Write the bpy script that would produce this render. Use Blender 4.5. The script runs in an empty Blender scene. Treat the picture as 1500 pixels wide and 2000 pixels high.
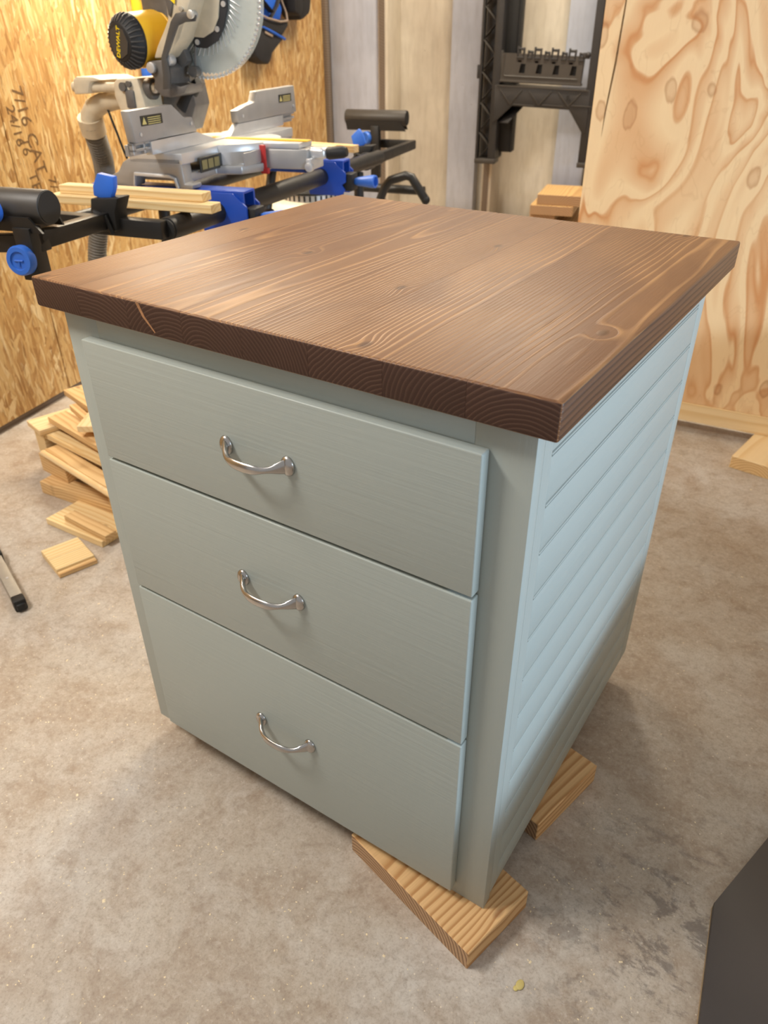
import bpy, bmesh, math, random
from mathutils import Vector, Matrix, Euler
random.seed(7)
SC = bpy.context.scene
COL = SC.collection
PI = math.pi

# ------------------------------------------------------------------ camera
cam_d = bpy.data.cameras.new('camera'); cam = bpy.data.objects.new('camera', cam_d); COL.objects.link(cam)
cr = Vector((0.83341, 0.55262, -0.006208)); cu = Vector((-0.294066, 0.452938, 0.841648)); cf = Vector((-0.467923, 0.699613, -0.53999))
cam.matrix_world = Matrix(((cr.x, cu.x, -cf.x, 0.89942), (cr.y, cu.y, -cf.y, -0.56517), (cr.z, cu.z, -cf.z, 1.09016), (0, 0, 0, 1)))
cam_d.sensor_fit = 'HORIZONTAL'; cam_d.sensor_width = 7.0; cam_d.lens = 7.0 * 1457.2 / 1500
cam_d.clip_start = 0.02; cam_d.clip_end = 60
cam_d.dof.use_dof = True; cam_d.dof.focus_distance = 0.88; cam_d.dof.aperture_fstop = 2.1
SC.camera = cam

# ------------------------------------------------------------------ world, lights, exposure
wd = bpy.data.worlds.new('world'); SC.world = wd; wd.use_nodes = True
wd.node_tree.nodes['Background'].inputs[0].default_value = (1.0, 0.97, 0.94, 1)
wd.node_tree.nodes['Background'].inputs[1].default_value = 0.40
SC.view_settings.view_transform = 'Standard'; SC.view_settings.look = 'None'
SC.view_settings.exposure = 0.10; SC.view_settings.gamma = 1.0; SC.view_settings.use_curve_mapping = False

def area(name, loc, target, sx, sy, power, col):
    l = bpy.data.lights.new(name, 'AREA'); l.shape = 'RECTANGLE'; l.size = sx; l.size_y = sy; l.energy = power; l.color = col
    o = bpy.data.objects.new(name, l); COL.objects.link(o); o.location = loc
    o.rotation_euler = (Vector(target) - Vector(loc)).to_track_quat('-Z', 'Y').to_euler()
    return o
area('wall_shop_light', (-1.36, 1.30, 1.62), (-0.9, 1.0, 0), 0.9, 0.10, 27, (1.0, 0.88, 0.68))
area('back_shop_light', (-0.45, 2.85, 2.75), (-0.4, 2.2, 0), 1.1, 0.14, 76, (1.0, 0.86, 0.66))
area('cool_side_lamp', (2.95, 0.35, 0.98), (0.6, 0.3, 0.5), 1.0, 0.08, 54, (0.62, 0.80, 1.0))  # narrow cool lamp out of view on the right
area('front_shop_light', (-0.95, -0.75, 2.6), (-0.4, -0.2, 0), 1.2, 0.3, 78, (1.0, 0.95, 0.88))

# ------------------------------------------------------------------ colour and node helpers
def lin(c):
    c = c / 255.0
    return c / 12.92 if c <= 0.04045 else ((c + 0.055) / 1.055) ** 2.4
def C(r, g, b): return (lin(r), lin(g), lin(b), 1)

class NT:
    def __init__(s, name):
        s.m = bpy.data.materials.new(name); s.m.use_nodes = True
        s.t = s.m.node_tree; s.b = s.t.nodes['Principled BSDF']
    def n(s, typ, **kw):
        x = s.t.nodes.new(typ)
        for k, v in kw.items():
            if k[0] == 'i' and k[1:].isdigit(): s.set(x.inputs[int(k[1:])], v)
            else: setattr(x, k, v)
        return x
    def set(s, inp, v):
        if isinstance(v, bpy.types.NodeSocket): s.t.links.new(v, inp)
        elif isinstance(v, bpy.types.Node): s.t.links.new(v.outputs[0], inp)
        else: inp.default_value = v
    def math(s, op, a, b=0.0, c=0.0):
        x = s.n('ShaderNodeMath', operation=op); s.set(x.inputs[0], a); s.set(x.inputs[1], b); s.set(x.inputs[2], c); return x.outputs[0]
    def mix(s, f, a, b, blend='MIX'):
        x = s.n('ShaderNodeMix', data_type='RGBA', blend_type=blend)
        s.set(x.inputs[0], f); s.set(x.inputs[6], a); s.set(x.inputs[7], b); return x.outputs[2]
    def ramp(s, f, stops, interp='LINEAR'):
        x = s.n('ShaderNodeValToRGB'); x.color_ramp.interpolation = interp
        e = x.color_ramp.elements
        while len(e) < len(stops): e.new(0.5)
        for k, (p, c) in enumerate(stops):
            e[k].position = p; e[k].color = c if not isinstance(c, float) else (c, c, c, 1)
        s.set(x.inputs[0], f); return x.outputs[0]
    def coord(s, kind='Object'): return s.n('ShaderNodeTexCoord').outputs[kind]
    def mapping(s, v, scale=(1, 1, 1), rot=(0, 0, 0), loc=(0, 0, 0)):
        x = s.n('ShaderNodeMapping'); s.set(x.inputs[0], v); s.set(x.inputs[1], loc); s.set(x.inputs[2], rot); s.set(x.inputs[3], scale); return x.outputs[0]
    def noise(s, v, scale, detail=2.0, rough=0.5, dist=0.0):
        x = s.n('ShaderNodeTexNoise'); s.set(x.inputs['Vector'], v); s.set(x.inputs['Scale'], scale); s.set(x.inputs['Detail'], detail)
        s.set(x.inputs['Roughness'], rough); s.set(x.inputs['Distortion'], dist); return x.outputs[0]
    def vor(s, v, scale, feature='F1', rnd=1.0):
        x = s.n('ShaderNodeTexVoronoi', feature=feature); s.set(x.inputs['Vector'], v); s.set(x.inputs['Scale'], scale); s.set(x.inputs['Randomness'], rnd); return x
    def bump(s, h, strength=0.2, dist=0.002):
        x = s.n('ShaderNodeBump'); s.set(x.inputs['Strength'], strength); s.set(x.inputs['Distance'], dist); s.set(x.inputs['Height'], h)
        s.t.links.new(x.outputs[0], s.b.inputs['Normal'])
    def out(s, col=None, rough=None, metal=None):
        if col is not None: s.set(s.b.inputs['Base Color'], col)
        if rough is not None: s.set(s.b.inputs['Roughness'], rough)
        if metal is not None: s.set(s.b.inputs['Metallic'], metal)
        return s.m

def plain(name, col, rough=0.5, metal=0.0, var=0.08, vs=30, bump=0.0, bs=200, coat=0.0):
    k = NT(name); c = k.coord()
    n = k.noise(c, vs, 3.0)
    d = tuple(x * (1 - var * 2) for x in col[:3]) + (1,); e = tuple(min(1, x * (1 + var * 2)) for x in col[:3]) + (1,)
    k.out(k.mix(n, d, e), k.math('ADD', k.math('MULTIPLY', n, 0.15), rough - 0.07), metal)
    if bump: k.bump(k.noise(c, bs, 2.0), bump, 0.001)
    if coat: k.b.inputs['Coat Weight'].default_value = coat
    return k.m

def wood(name, early, late, ring=0.004, rough=0.5, knot=1.0, fibre=0.5, shade=0.25, knotc=None, bump=0.15, spec=0.5, zoff=0.025, patch=None, wob=0.03, thin=False):
    """solid wood: growth rings round a pith line that runs along the object's local Y"""
    k = NT(name); c = k.coord()
    rnd = k.n('ShaderNodeObjectInfo').outputs['Random']
    r2 = k.math('FRACT', k.math('MULTIPLY', rnd, 7.131)); r3 = k.math('FRACT', k.math('MULTIPLY', rnd, 23.7))
    off = k.n('ShaderNodeCombineXYZ'); k.set(off.inputs[0], k.math('MULTIPLY', k.math('SUBTRACT', r2, 0.5), 0.22))
    k.set(off.inputs[1], k.math('MULTIPLY', r3, 9.0)); k.set(off.inputs[2], k.math('ADD', k.math('MULTIPLY', r3, 0.05), zoff))
    va = k.n('ShaderNodeVectorMath', operation='ADD'); k.set(va.inputs[0], c); k.set(va.inputs[1], off)
    v = va.outputs[0]
    sp = k.n('ShaderNodeSeparateXYZ'); k.set(sp.inputs[0], v)
    x, y, z = sp.outputs
    low = k.noise(k.mapping(v, (6, 1.5, 6)), 1.0, 2.0, 0.5)
    low2 = k.noise(k.mapping(v, (20, 3.5, 20)), 1.0, 2.0, 0.5)
    r = k.math('SQRT', k.math('ADD', k.math('MULTIPLY', x, x), k.math('MULTIPLY', z, z)))
    r = k.math('ADD', r, k.math('MULTIPLY', low, wob)); r = k.math('ADD', r, k.math('MULTIPLY', low2, wob * 0.27))
    vk = k.n('ShaderNodeTexVoronoi', feature='F1', voronoi_dimensions='2D'); k.set(vk.inputs['Vector'], k.mapping(v, (1.0, 0.55, 0.0))); k.set(vk.inputs['Scale'], 8.5)
    kd = vk.outputs['Distance']
    infl = k.math('POWER', 2.718, k.math('MULTIPLY', k.math('MULTIPLY', kd, kd), -70.0))
    sw = k.math('GREATER_THAN', k.n('ShaderNodeSeparateColor', i0=vk.outputs['Color']).outputs[0], 0.42)
    infl = k.math('MULTIPLY', k.math('MULTIPLY', infl, sw), knot)
    r = k.math('ADD', r, k.math('MULTIPLY', infl, 0.0065))
    f = k.math('FRACT', k.math('DIVIDE', r, ring))
    ln = k.ramp(f, [(0.0, 0.0), (0.45, 0.12), (0.80, 1.0), (0.93, 0.85), (1.0, 0.0)])
    if thin: ln = k.ramp(f, [(0.0, 0.0), (0.62, 0.06), (0.84, 1.0), (0.93, 0.7), (1.0, 0.0)])
    fib = k.noise(k.mapping(v, (420, 9, 420)), 1.0, 2.0, 0.6)
    col = k.mix(ln, early, late)
    col = k.mix(k.math('MULTIPLY', k.math('SUBTRACT', fib, 0.35), fibre), col, tuple(a * 0.55 for a in late[:3]) + (1,))
    tone = k.math('ADD', k.math('MULTIPLY', rnd, shade * 0.8), k.math('MULTIPLY', low2, shade))
    col = k.mix(tone, col, tuple(a * 0.55 for a in early[:3]) + (1,))
    if patch:
        pn = k.ramp(k.noise(k.mapping(v, (9, 3.2, 9)), 1.0, 3.0, 0.55, 0.4), [(0.42, 0.0), (0.62, 1.0)])
        col = k.mix(k.math('MULTIPLY', pn, 0.62), col, patch)
    kc = knotc or tuple(a * 0.35 for a in late[:3]) + (1,)
    km = k.math('MULTIPLY', k.ramp(kd, [(0.025, 1.0), (0.06, 0.0)]), k.math('MULTIPLY', sw, min(1.0, knot)))
    col = k.mix(k.math('MULTIPLY', km, 0.75), col, kc)
    k.out(col, k.math('ADD', k.math('MULTIPLY', fib, 0.18), rough - 0.09))
    k.b.inputs['Specular IOR Level'].default_value = spec
    k.bump(k.math('ADD', ln, k.math('MULTIPLY', fib, 0.6)), bump, 0.0008)
    return k.m

M = {}
M['stain'] = wood('stained_pine', C(136, 95, 62), C(194, 146, 96), ring=0.0038, rough=0.47, knot=1.0, fibre=0.40, shade=0.28, knotc=C(80, 52, 34), bump=0.35, spec=0.36, zoff=0.026, patch=C(108, 72, 48), wob=0.015, thin=True)
M['stain_end'] = wood('stained_end_grain', C(70, 46, 37), C(100, 74, 61), ring=0.0046, rough=0.6, knot=0.0, fibre=0.25, shade=0.35, bump=0.3, spec=0.35, zoff=0.012)
M['stain_shaded_side'] = wood('stained_shaded_pine_edge', C(110, 74, 50), C(66, 42, 31), ring=0.007, rough=0.45, knot=0.5, fibre=0.4, shade=0.3, bump=0.25, zoff=0.03)  # stain plus the weaker light on the side faces, put into the colour
M['pine'] = wood('sawn_pine', C(246, 220, 168), C(230, 192, 130), ring=0.009, rough=0.6, knot=0.8, fibre=0.4, shade=0.18, knotc=C(120, 70, 34))
M['pine2'] = wood('amber_pine', C(238, 202, 146), C(208, 160, 102), ring=0.008, rough=0.6, knot=0.8, fibre=0.4, shade=0.3, knotc=C(110, 62, 34))
M['fir'] = wood('block_fir', C(232, 192, 138), C(190, 138, 84), ring=0.0085, rough=0.55, knot=0.6, fibre=0.4, shade=0.08, knotc=C(110, 62, 34), bump=0.05)
M['fir_end'] = wood('block_end_grain', C(200, 164, 126), C(120, 86, 58), ring=0.0075, bump=0.05, rough=0.7, knot=0.0, fibre=0.3, shade=0.2)
M['pale'] = wood('pale_rail_pine', C(242, 216, 170), C(232, 198, 144), ring=0.014, rough=0.55, knot=0.3, fibre=0.3, shade=0.06)
M['stack'] = wood('brown_lumber', C(204, 168, 112), C(172, 132, 80), ring=0.011, rough=0.6, knot=0.5, fibre=0.4, shade=0.2)
M['greywood'] = wood('weathered_strip', C(132, 118, 104), C(112, 98, 86), ring=0.012, rough=0.75, knot=0.0, fibre=0.3, shade=0.1)

def paint(name, axis, col=C(169, 177, 172)):
    k = NT(name); c = k.coord()
    sc = (4, 180, 180) if axis == 'x' else (180, 180, 4) if axis == 'z' else (140, 4, 140)
    n = k.noise(k.mapping(c, sc), 1.0, 3.0, 0.6); n2 = k.noise(c, 5.0, 2.0)
    col = k.mix(k.math('MULTIPLY', n2, 0.16), col, tuple(a * 0.78 for a in col[:3]) + (1,))
    k.out(col, k.math('ADD', k.math('MULTIPLY', n, 0.12), 0.36))
    k.b.inputs['Specular IOR Level'].default_value = 0.42
    k.bump(n, 0.55, 0.0008); return k.m
M['paint_x'] = paint('sage_paint_across', 'x'); M['paint_z'] = paint('sage_paint_upright', 'z'); M['paint_y'] = paint('sage_paint_side', 'y')

def osb():
    k = NT('oriented_strand_board'); c = k.coord()
    sp = k.n('ShaderNodeSeparateXYZ', i0=c)
    cb = k.n('ShaderNodeCombineXYZ'); k.set(cb.inputs[0], sp.outputs[1]); k.set(cb.inputs[1], sp.outputs[2])
    p = cb.outputs[0]
    wob = k.n('ShaderNodeTexNoise'); k.set(wob.inputs['Vector'], p); wob.inputs['Scale'].default_value = 16; wob.inputs['Detail'].default_value = 3
    vm = k.n('ShaderNodeVectorMath', operation='MULTIPLY_ADD'); k.set(vm.inputs[0], wob.outputs['Color']); vm.inputs[1].default_value = (0.016, 0.03, 0); k.set(vm.inputs[2], p)
    p = vm.outputs[0]
    vals = []; eds = []
    for i, (ang, s) in enumerate(((0.10, (62, 7.0, 1)), (-0.35, (72, 9, 1)), (0.70, (58, 11, 1)), (-0.06, (130, 15, 1)))):
        v = k.n('ShaderNodeTexVoronoi', voronoi_dimensions='2D', feature='F1')
        k.set(v.inputs['Vector'], k.mapping(p, s, (0, 0, 0), (3.1 * i, 1.7 * i, 0)) if False else k.mapping(k.mapping(p, (1, 1, 1), (0, 0, ang), (0.37 * i, 0.21 * i, 0)), s)); v.inputs['Scale'].default_value = 1.0
        cs = k.n('ShaderNodeSeparateColor', i0=v.outputs['Color'])
        vals.append((cs.outputs[0], cs.outputs[1])); eds.append(v.outputs['Distance'])
    val = vals[0][0]; ed = eds[0]
    for i in (1, 2, 3):
        msk = k.math('GREATER_THAN', vals[i][1], 0.62)
        mx = k.n('ShaderNodeMix', data_type='FLOAT'); k.set(mx.inputs[0], msk); k.set(mx.inputs[2], val); k.set(mx.inputs[3], vals[i][0]); val = mx.outputs[0]
        mx = k.n('ShaderNodeMix', data_type='FLOAT'); k.set(mx.inputs[0], msk); k.set(mx.inputs[2], ed); k.set(mx.inputs[3], eds[i]); ed = mx.outputs[0]
    fib = k.noise(k.mapping(p, (170, 14, 1)), 1.0, 3.0, 0.6)
    sl = k.ramp(k.noise(k.mapping(p, (150, 17, 1), (0, 0, 0.3)), 1.0, 2.0, 0.5, 0.5), [(0.62, 0.0), (0.70, 1.0)])
    sl2 = k.ramp(k.noise(k.mapping(p, (120, 20, 1), (0, 0, -0.5), (3, 5, 0)), 1.0, 2.0, 0.5, 0.5), [(0.64, 0.0), (0.70, 1.0)])
    col = k.ramp(val, [(0.0, C(166, 122, 66)), (0.25, C(194, 150, 90)), (0.6, C(210, 170, 108)), (0.85, C(224, 190, 130)), (1.0, C(238, 212, 160))])
    col = k.mix(k.math('MULTIPLY', k.ramp(ed, [(0.55, 0.0), (0.95, 1.0)]), 0.40), col, C(132, 84, 36))
    col = k.mix(k.math('MULTIPLY', fib, 0.40), col, C(150, 104, 54))
    col = k.mix(k.math('MULTIPLY', sl, 0.42), col, C(120, 80, 38)); col = k.mix(k.math('MULTIPLY', sl2, 0.45), col, C(238, 212, 164))
    k.out(col, k.math('ADD', 0.34, k.math('MULTIPLY', fib, 0.25)))
    k.bump(k.math('ADD', k.math('MULTIPLY', val, 1.2), k.math('ADD', fib, k.math('SUBTRACT', sl2, sl))), 0.6, 0.003); return k.m
M['osb'] = osb()

def plywood():
    k = NT('rotary_cut_plywood'); c = k.coord()
    n = k.noise(k.mapping(c, (3.4, 1, 1.7)), 1.0, 3.0, 0.42, 0.9)
    f = k.math('FRACT', k.math('MULTIPLY', n, 9.5))
    t = k.ramp(f, [(0.0, 0.05), (0.30, 0.0), (0.55, 0.35), (0.80, 0.62), (0.90, 1.0), (0.95, 0.75), (1.0, 0.05)])
    t = k.math('MULTIPLY', t, k.ramp(k.noise(c, 2.2, 3.0), [(0.35, 0.55), (0.6, 1.1)]))
    fine = k.noise(k.mapping(c, (12, 1, 5)), 1.0, 3.0, 0.6, 0.4)
    f2 = k.math('FRACT', k.math('MULTIPLY', fine, 5.0))
    col = k.mix(t, C(242, 212, 166), C(208, 146, 92))
    col = k.mix(k.math('MULTIPLY', k.ramp(f2, [(0.85, 0.0), (0.93, 1.0), (1.0, 0.0)]), 0.14), col, C(178, 122, 70))
    vk = k.n('ShaderNodeTexVoronoi', voronoi_dimensions='2D'); 
    sp = k.n('ShaderNodeSeparateXYZ', i0=c); cb = k.n('ShaderNodeCombineXYZ'); k.set(cb.inputs[0], sp.outputs[0]); k.set(cb.inputs[1], k.math('MULTIPLY', sp.outputs[2], 0.6))
    k.set(vk.inputs['Vector'], cb.outputs[0]); vk.inputs['Scale'].default_value = 9
    kd = k.math('ADD', vk.outputs['Distance'], k.math('MULTIPLY', k.math('SUBTRACT', fine, 0.5), 0.55))
    on = k.math('GREATER_THAN', k.n('ShaderNodeSeparateColor', i0=vk.outputs['Color']).outputs[1], 0.62)
    col = k.mix(k.math('MULTIPLY', k.math('MULTIPLY', k.ramp(kd, [(0.05, 0.5), (0.11, 1.0), (0.15, 0.0)]), on), 0.55), col, C(170, 108, 58))
    fib = k.noise(k.mapping(c, (300, 1, 14)), 1.0, 2.0)
    col = k.mix(k.math('MULTIPLY', fib, 0.14), col, C(206, 160, 108))
    k.out(col, 0.55); k.bump(fib, 0.12, 0.0006); return k.m
M['ply'] = plywood()

def concrete_floor():
    k = NT('worn_concrete_floor'); c = k.coord()
    n1 = k.noise(c, 2.2, 5.0, 0.6, 0.4); n2 = k.noise(c, 9.0, 7.0, 0.68, 0.6); n3 = k.noise(c, 260.0, 3.0, 0.6)
    col = k.ramp(n1, [(0.30, C(174, 158, 140)), (0.5, C(188, 177, 163)), (0.68, C(199, 193, 185))])
    col = k.mix(k.math('MULTIPLY', k.ramp(n2, [(0.34, 1.0), (0.58, 0.0)]), 0.55), col, C(152, 128, 104))
    col = k.mix(k.math('MULTIPLY', k.ramp(k.noise(c, 6.0, 6.0, 0.7, 1.2), [(0.54, 0.0), (0.70, 1.0)]), 0.5), col, C(206, 199, 190))
    col = k.mix(k.math('MULTIPLY', k.ramp(n3, [(0.34, 1.0), (0.5, 0.0)]), 0.30), col, C(136, 120, 104))
    col = k.mix(k.math('MULTIPLY', k.ramp(k.noise(c, 34.0, 4.0, 0.6, 0.3), [(0.66, 0.0), (0.74, 1.0)]), 0.35), col, C(112, 92, 74))
    g1 = k.noise(c, 95.0, 5.0, 0.75, 0.2)
    col = k.mix(k.math('MULTIPLY', k.ramp(g1, [(0.34, 1.0), (0.48, 0.0)]), 0.30), col, C(122, 106, 90))
    col = k.mix(k.math('MULTIPLY', k.ramp(g1, [(0.54, 0.0), (0.66, 1.0)]), 0.35), col, C(216, 210, 202))
    g2 = k.noise(c, 28.0, 6.0, 0.7, 0.6)
    col = k.mix(k.math('MULTIPLY', k.ramp(g2, [(0.34, 1.0), (0.50, 0.0)]), 0.38), col, C(140, 120, 100))
    # rubbed grey scuffs, the thickest beside the dark sheet
    sx = k.n('ShaderNodeVectorMath', operation='DISTANCE'); k.set(sx.inputs[0], c); sx.inputs[1].default_value = (0.93, 0.13, 0)
    nearm = k.ramp(sx.outputs['Value'], [(0.06, 1.0), (0.30, 0.0)])
    sc = k.ramp(k.noise(k.mapping(c, (16, 26, 1)), 1.0, 6.0, 0.75, 0.3), [(0.52, 0.0), (0.60, 1.0)])
    col = k.mix(k.math('MULTIPLY', k.math('MULTIPLY', sc, nearm), 0.6), col, C(96, 88, 84))
    sp = k.ramp(k.vor(c, 85).outputs['Distance'], [(0.07, 1.0), (0.13, 0.0)])
    on = k.ramp(k.noise(c, 25.0, 2.0), [(0.50, 0.0), (0.62, 1.0)])
    col = k.mix(k.math('MULTIPLY', k.math('MULTIPLY', sp, on), 0.8), col, C(236, 226, 208))
    k.out(col, k.ramp(n2, [(0.3, 0.42), (0.7, 0.62)])); k.bump(k.math('ADD', n2, k.math('MULTIPLY', n3, 0.3)), 0.18, 0.003)
    return k.m
M['floor'] = concrete_floor()

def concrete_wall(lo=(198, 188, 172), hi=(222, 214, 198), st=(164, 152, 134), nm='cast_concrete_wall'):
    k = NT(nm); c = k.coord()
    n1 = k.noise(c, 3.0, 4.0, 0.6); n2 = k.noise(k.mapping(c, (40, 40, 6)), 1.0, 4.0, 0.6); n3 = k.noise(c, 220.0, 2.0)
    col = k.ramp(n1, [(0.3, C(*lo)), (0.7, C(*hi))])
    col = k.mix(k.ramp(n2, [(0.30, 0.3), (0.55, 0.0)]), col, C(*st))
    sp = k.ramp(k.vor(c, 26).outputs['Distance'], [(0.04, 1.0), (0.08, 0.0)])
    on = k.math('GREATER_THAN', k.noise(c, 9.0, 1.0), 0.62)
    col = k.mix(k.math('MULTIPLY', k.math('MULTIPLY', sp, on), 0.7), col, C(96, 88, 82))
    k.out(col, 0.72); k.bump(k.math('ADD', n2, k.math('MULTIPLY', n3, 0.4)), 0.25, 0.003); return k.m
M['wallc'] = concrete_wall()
M['wallg'] = concrete_wall((180, 187, 204), (202, 209, 226), (152, 156, 168), 'bluish_grey_panel')  # same concrete pattern in a bluer grey, for the panels in the bays

M['nickel'] = plain('brushed_nickel', C(190, 187, 184), 0.24, 1.0, 0.05, 60)
M['blackpl'] = plain('black_plastic', C(44, 43, 44), 0.5, 0.0, 0.1, 40, 0.2, 300)
M['blackpl2'] = plain('charcoal_plastic', C(62, 58, 54), 0.48, 0.0, 0.1, 40)
M['blackmet'] = plain('black_powder_coat', C(34, 33, 33), 0.42, 0.2, 0.08, 40, 0.15, 500)
M['cap'] = plain('black_rubber', C(22, 22, 23), 0.6, 0.0, 0.1, 60)
M['blue'] = plain('blue_enamel', C(24, 70, 170), 0.38, 0.0, 0.06, 20)
M['bluepl'] = plain('blue_plastic', C(48, 104, 200), 0.42, 0.0, 0.06, 20)
M['yellow'] = plain('yellow_plastic', C(240, 186, 46), 0.36, 0.0, 0.04, 20)
M['alu'] = plain('cast_aluminium', C(168, 166, 164), 0.42, 0.55, 0.06, 30, 0.15, 260)
M['alulite'] = plain('machined_aluminium', C(206, 206, 206), 0.34, 0.6, 0.05, 30)
M['dusty'] = plain('dusty_casting', C(206, 192, 166), 0.62, 0.15, 0.1, 40, 0.2, 160)
M['darkcast'] = plain('dark_casting', C(104, 100, 96), 0.5, 0.3, 0.14, 50, 0.2, 200)
M['lever'] = plain('grey_steel_lever', C(86, 84, 82), 0.42, 0.4, 0.05, 40)
M['steel'] = plain('blade_steel', C(206, 208, 206), 0.34, 0.75, 0.05, 30)
M['beige'] = plain('beige_plastic', C(222, 214, 188), 0.5, 0.0, 0.04, 20)
M['label'] = plain('black_label', C(40, 38, 32), 0.45, 0.0, 0.05, 40)
M['labely'] = plain('label_yellow', C(206, 190, 120), 0.5, 0.0, 0.05, 40)
M['labeld'] = plain('label_olive', C(126, 116, 76), 0.5, 0.0, 0.1, 60)
M['badge'] = plain('badge_yellow', C(250, 214, 30), 0.45, 0.0, 0.03, 40)
M['white'] = plain('white_plastic', C(232, 232, 230), 0.45, 0.0, 0.02, 20)
M['red'] = plain('red_plastic', C(176, 40, 36), 0.45, 0.0, 0.05, 30)
M['split'] = plain('pale_split', C(168, 122, 84), 0.7, 0.0, 0.2, 200)
M['ink'] = plain('stamp_ink', C(110, 80, 44), 0.7, 0.0, 0.4, 140)
M['bagblack'] = plain('black_nylon', C(30, 29, 31), 0.68, 0.0, 0.15, 60, 0.5, 700)
M['bagblue'] = plain('blue_nylon', C(28, 92, 196), 0.6, 0.0, 0.1, 40, 0.4, 500)
M['piping'] = plain('grey_piping', C(150, 132, 116), 0.6, 0.0, 0.05, 40)
M['sheet'] = plain('dark_laminate', C(66, 60, 58), 0.5, 0.0, 0.08, 9, 0.1, 300)
M['sheetedge'] = plain('raw_board_edge', C(170, 146, 112), 0.7, 0.0, 0.12, 120)
M['greysteel'] = plain('grey_steel_bar', C(168, 162, 152), 0.5, 0.5, 0.1, 50)
M['hose'] = plain('grey_ribbed_hose', C(112, 106, 96), 0.5, 0.0, 0.12, 40)
M['dust'] = plain('sawdust', C(236, 220, 186), 0.8, 0.0, 0.1, 90)
M['shadowgap'] = plain('gap_shade', C(40, 40, 36), 0.7, 0.0, 0.05, 40)
def guard_mat():
    k = NT('clear_guard_plastic'); c = k.coord()
    k.out(k.mix(k.noise(c, 40.0, 2.0), C(214, 224, 218), C(236, 242, 238)), 0.10); k.b.inputs['Alpha'].default_value = 0.30; return k.m
M['guard'] = guard_mat()

# ------------------------------------------------------------------ mesh helpers (each returns a bmesh)
def Box(x0, x1, y0, y1, z0, z1, bev=0.0, seg=2):
    bm = bmesh.new(); bmesh.ops.create_cube(bm, size=1.0)
    for v in bm.verts:
        v.co = Vector(((x0 + x1) / 2 + v.co.x * (x1 - x0), (y0 + y1) / 2 + v.co.y * (y1 - y0), (z0 + z1) / 2 + v.co.z * (z1 - z0)))
    if bev: bmesh.ops.bevel(bm, geom=list(bm.edges), offset=bev, segments=seg, affect='EDGES', profile=0.5, clamp_overlap=True)
    return bm
def frame(d):
    d = d.normalized(); a = Vector((0, 0, 1)) if abs(d.z) < 0.9 else Vector((1, 0, 0))
    x = a.cross(d).normalized(); return x, d.cross(x).normalized()
def Cyl(p0, p1, r0, r1=None, n=20, bev=0.0):
    p0, p1 = Vector(p0), Vector(p1); r1 = r0 if r1 is None else r1
    bm = bmesh.new(); x, y = frame(p1 - p0); rings = []
    for p, r in ((p0, r0), (p1, r1)):
        rings.append([bm.verts.new(p + (x * math.cos(2 * PI * i / n) + y * math.sin(2 * PI * i / n)) * r) for i in range(n)])
    for i in range(n): bm.faces.new((rings[0][i], rings[0][(i + 1) % n], rings[1][(i + 1) % n], rings[1][i]))
    bm.faces.new(rings[0][::-1]); bm.faces.new(rings[1])
    if bev:
        es = [e for e in bm.edges if any(len(f.verts) > 4 for f in e.link_faces)]
        bmesh.ops.bevel(bm, geom=es, offset=bev, segments=2, affect='EDGES', profile=0.5)
    return bm
def Sweep(pts, rad, n=12, flat=None, cap=True, up=None):
    """tube along pts; rad scalar or list; flat = list of (rx, ry) along the path"""
    pts = [Vector(p) for p in pts]; bm = bmesh.new(); rings = []; px = None
    for i, p in enumerate(pts):
        t = (pts[min(i + 1, len(pts) - 1)] - pts[max(i - 1, 0)]).normalized()
        if px is None:
            px = (Vector(up) - t * Vector(up).dot(t)).normalized() if up else frame(t)[0]
        else: px = (px - t * px.dot(t)).normalized()
        py = t.cross(px)
        if flat: rx, ry = flat[i]
        else: rx = ry = rad[i] if isinstance(rad, (list, tuple)) else rad
        rings.append([bm.verts.new(p + px * rx * math.cos(2 * PI * j / n) + py * ry * math.sin(2 * PI * j / n)) for j in range(n)])
    for a, b in zip(rings, rings[1:]):
        for j in range(n): bm.faces.new((a[j], a[(j + 1) % n], b[(j + 1) % n], b[j]))
    if cap: bm.faces.new(rings[0][::-1]); bm.faces.new(rings[-1])
    return bm
def Lathe(prof, p0, axis=(0, 0, 1), n=28):
    p0 = Vector(p0); ax = Vector(axis).normalized(); x, y = frame(ax); bm = bmesh.new(); rings = []
    for r, h in prof:
        rings.append([bm.verts.new(p0 + ax * h + (x * math.cos(2 * PI * i / n) + y * math.sin(2 * PI * i / n)) * max(r, 1e-4)) for i in range(n)])
    for a, b in zip(rings, rings[1:]):
        for i in range(n): bm.faces.new((a[i], a[(i + 1) % n], b[(i + 1) % n], b[i]))
    bm.faces.new(rings[0][::-1]); bm.faces.new(rings[-1]); return bm
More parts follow.
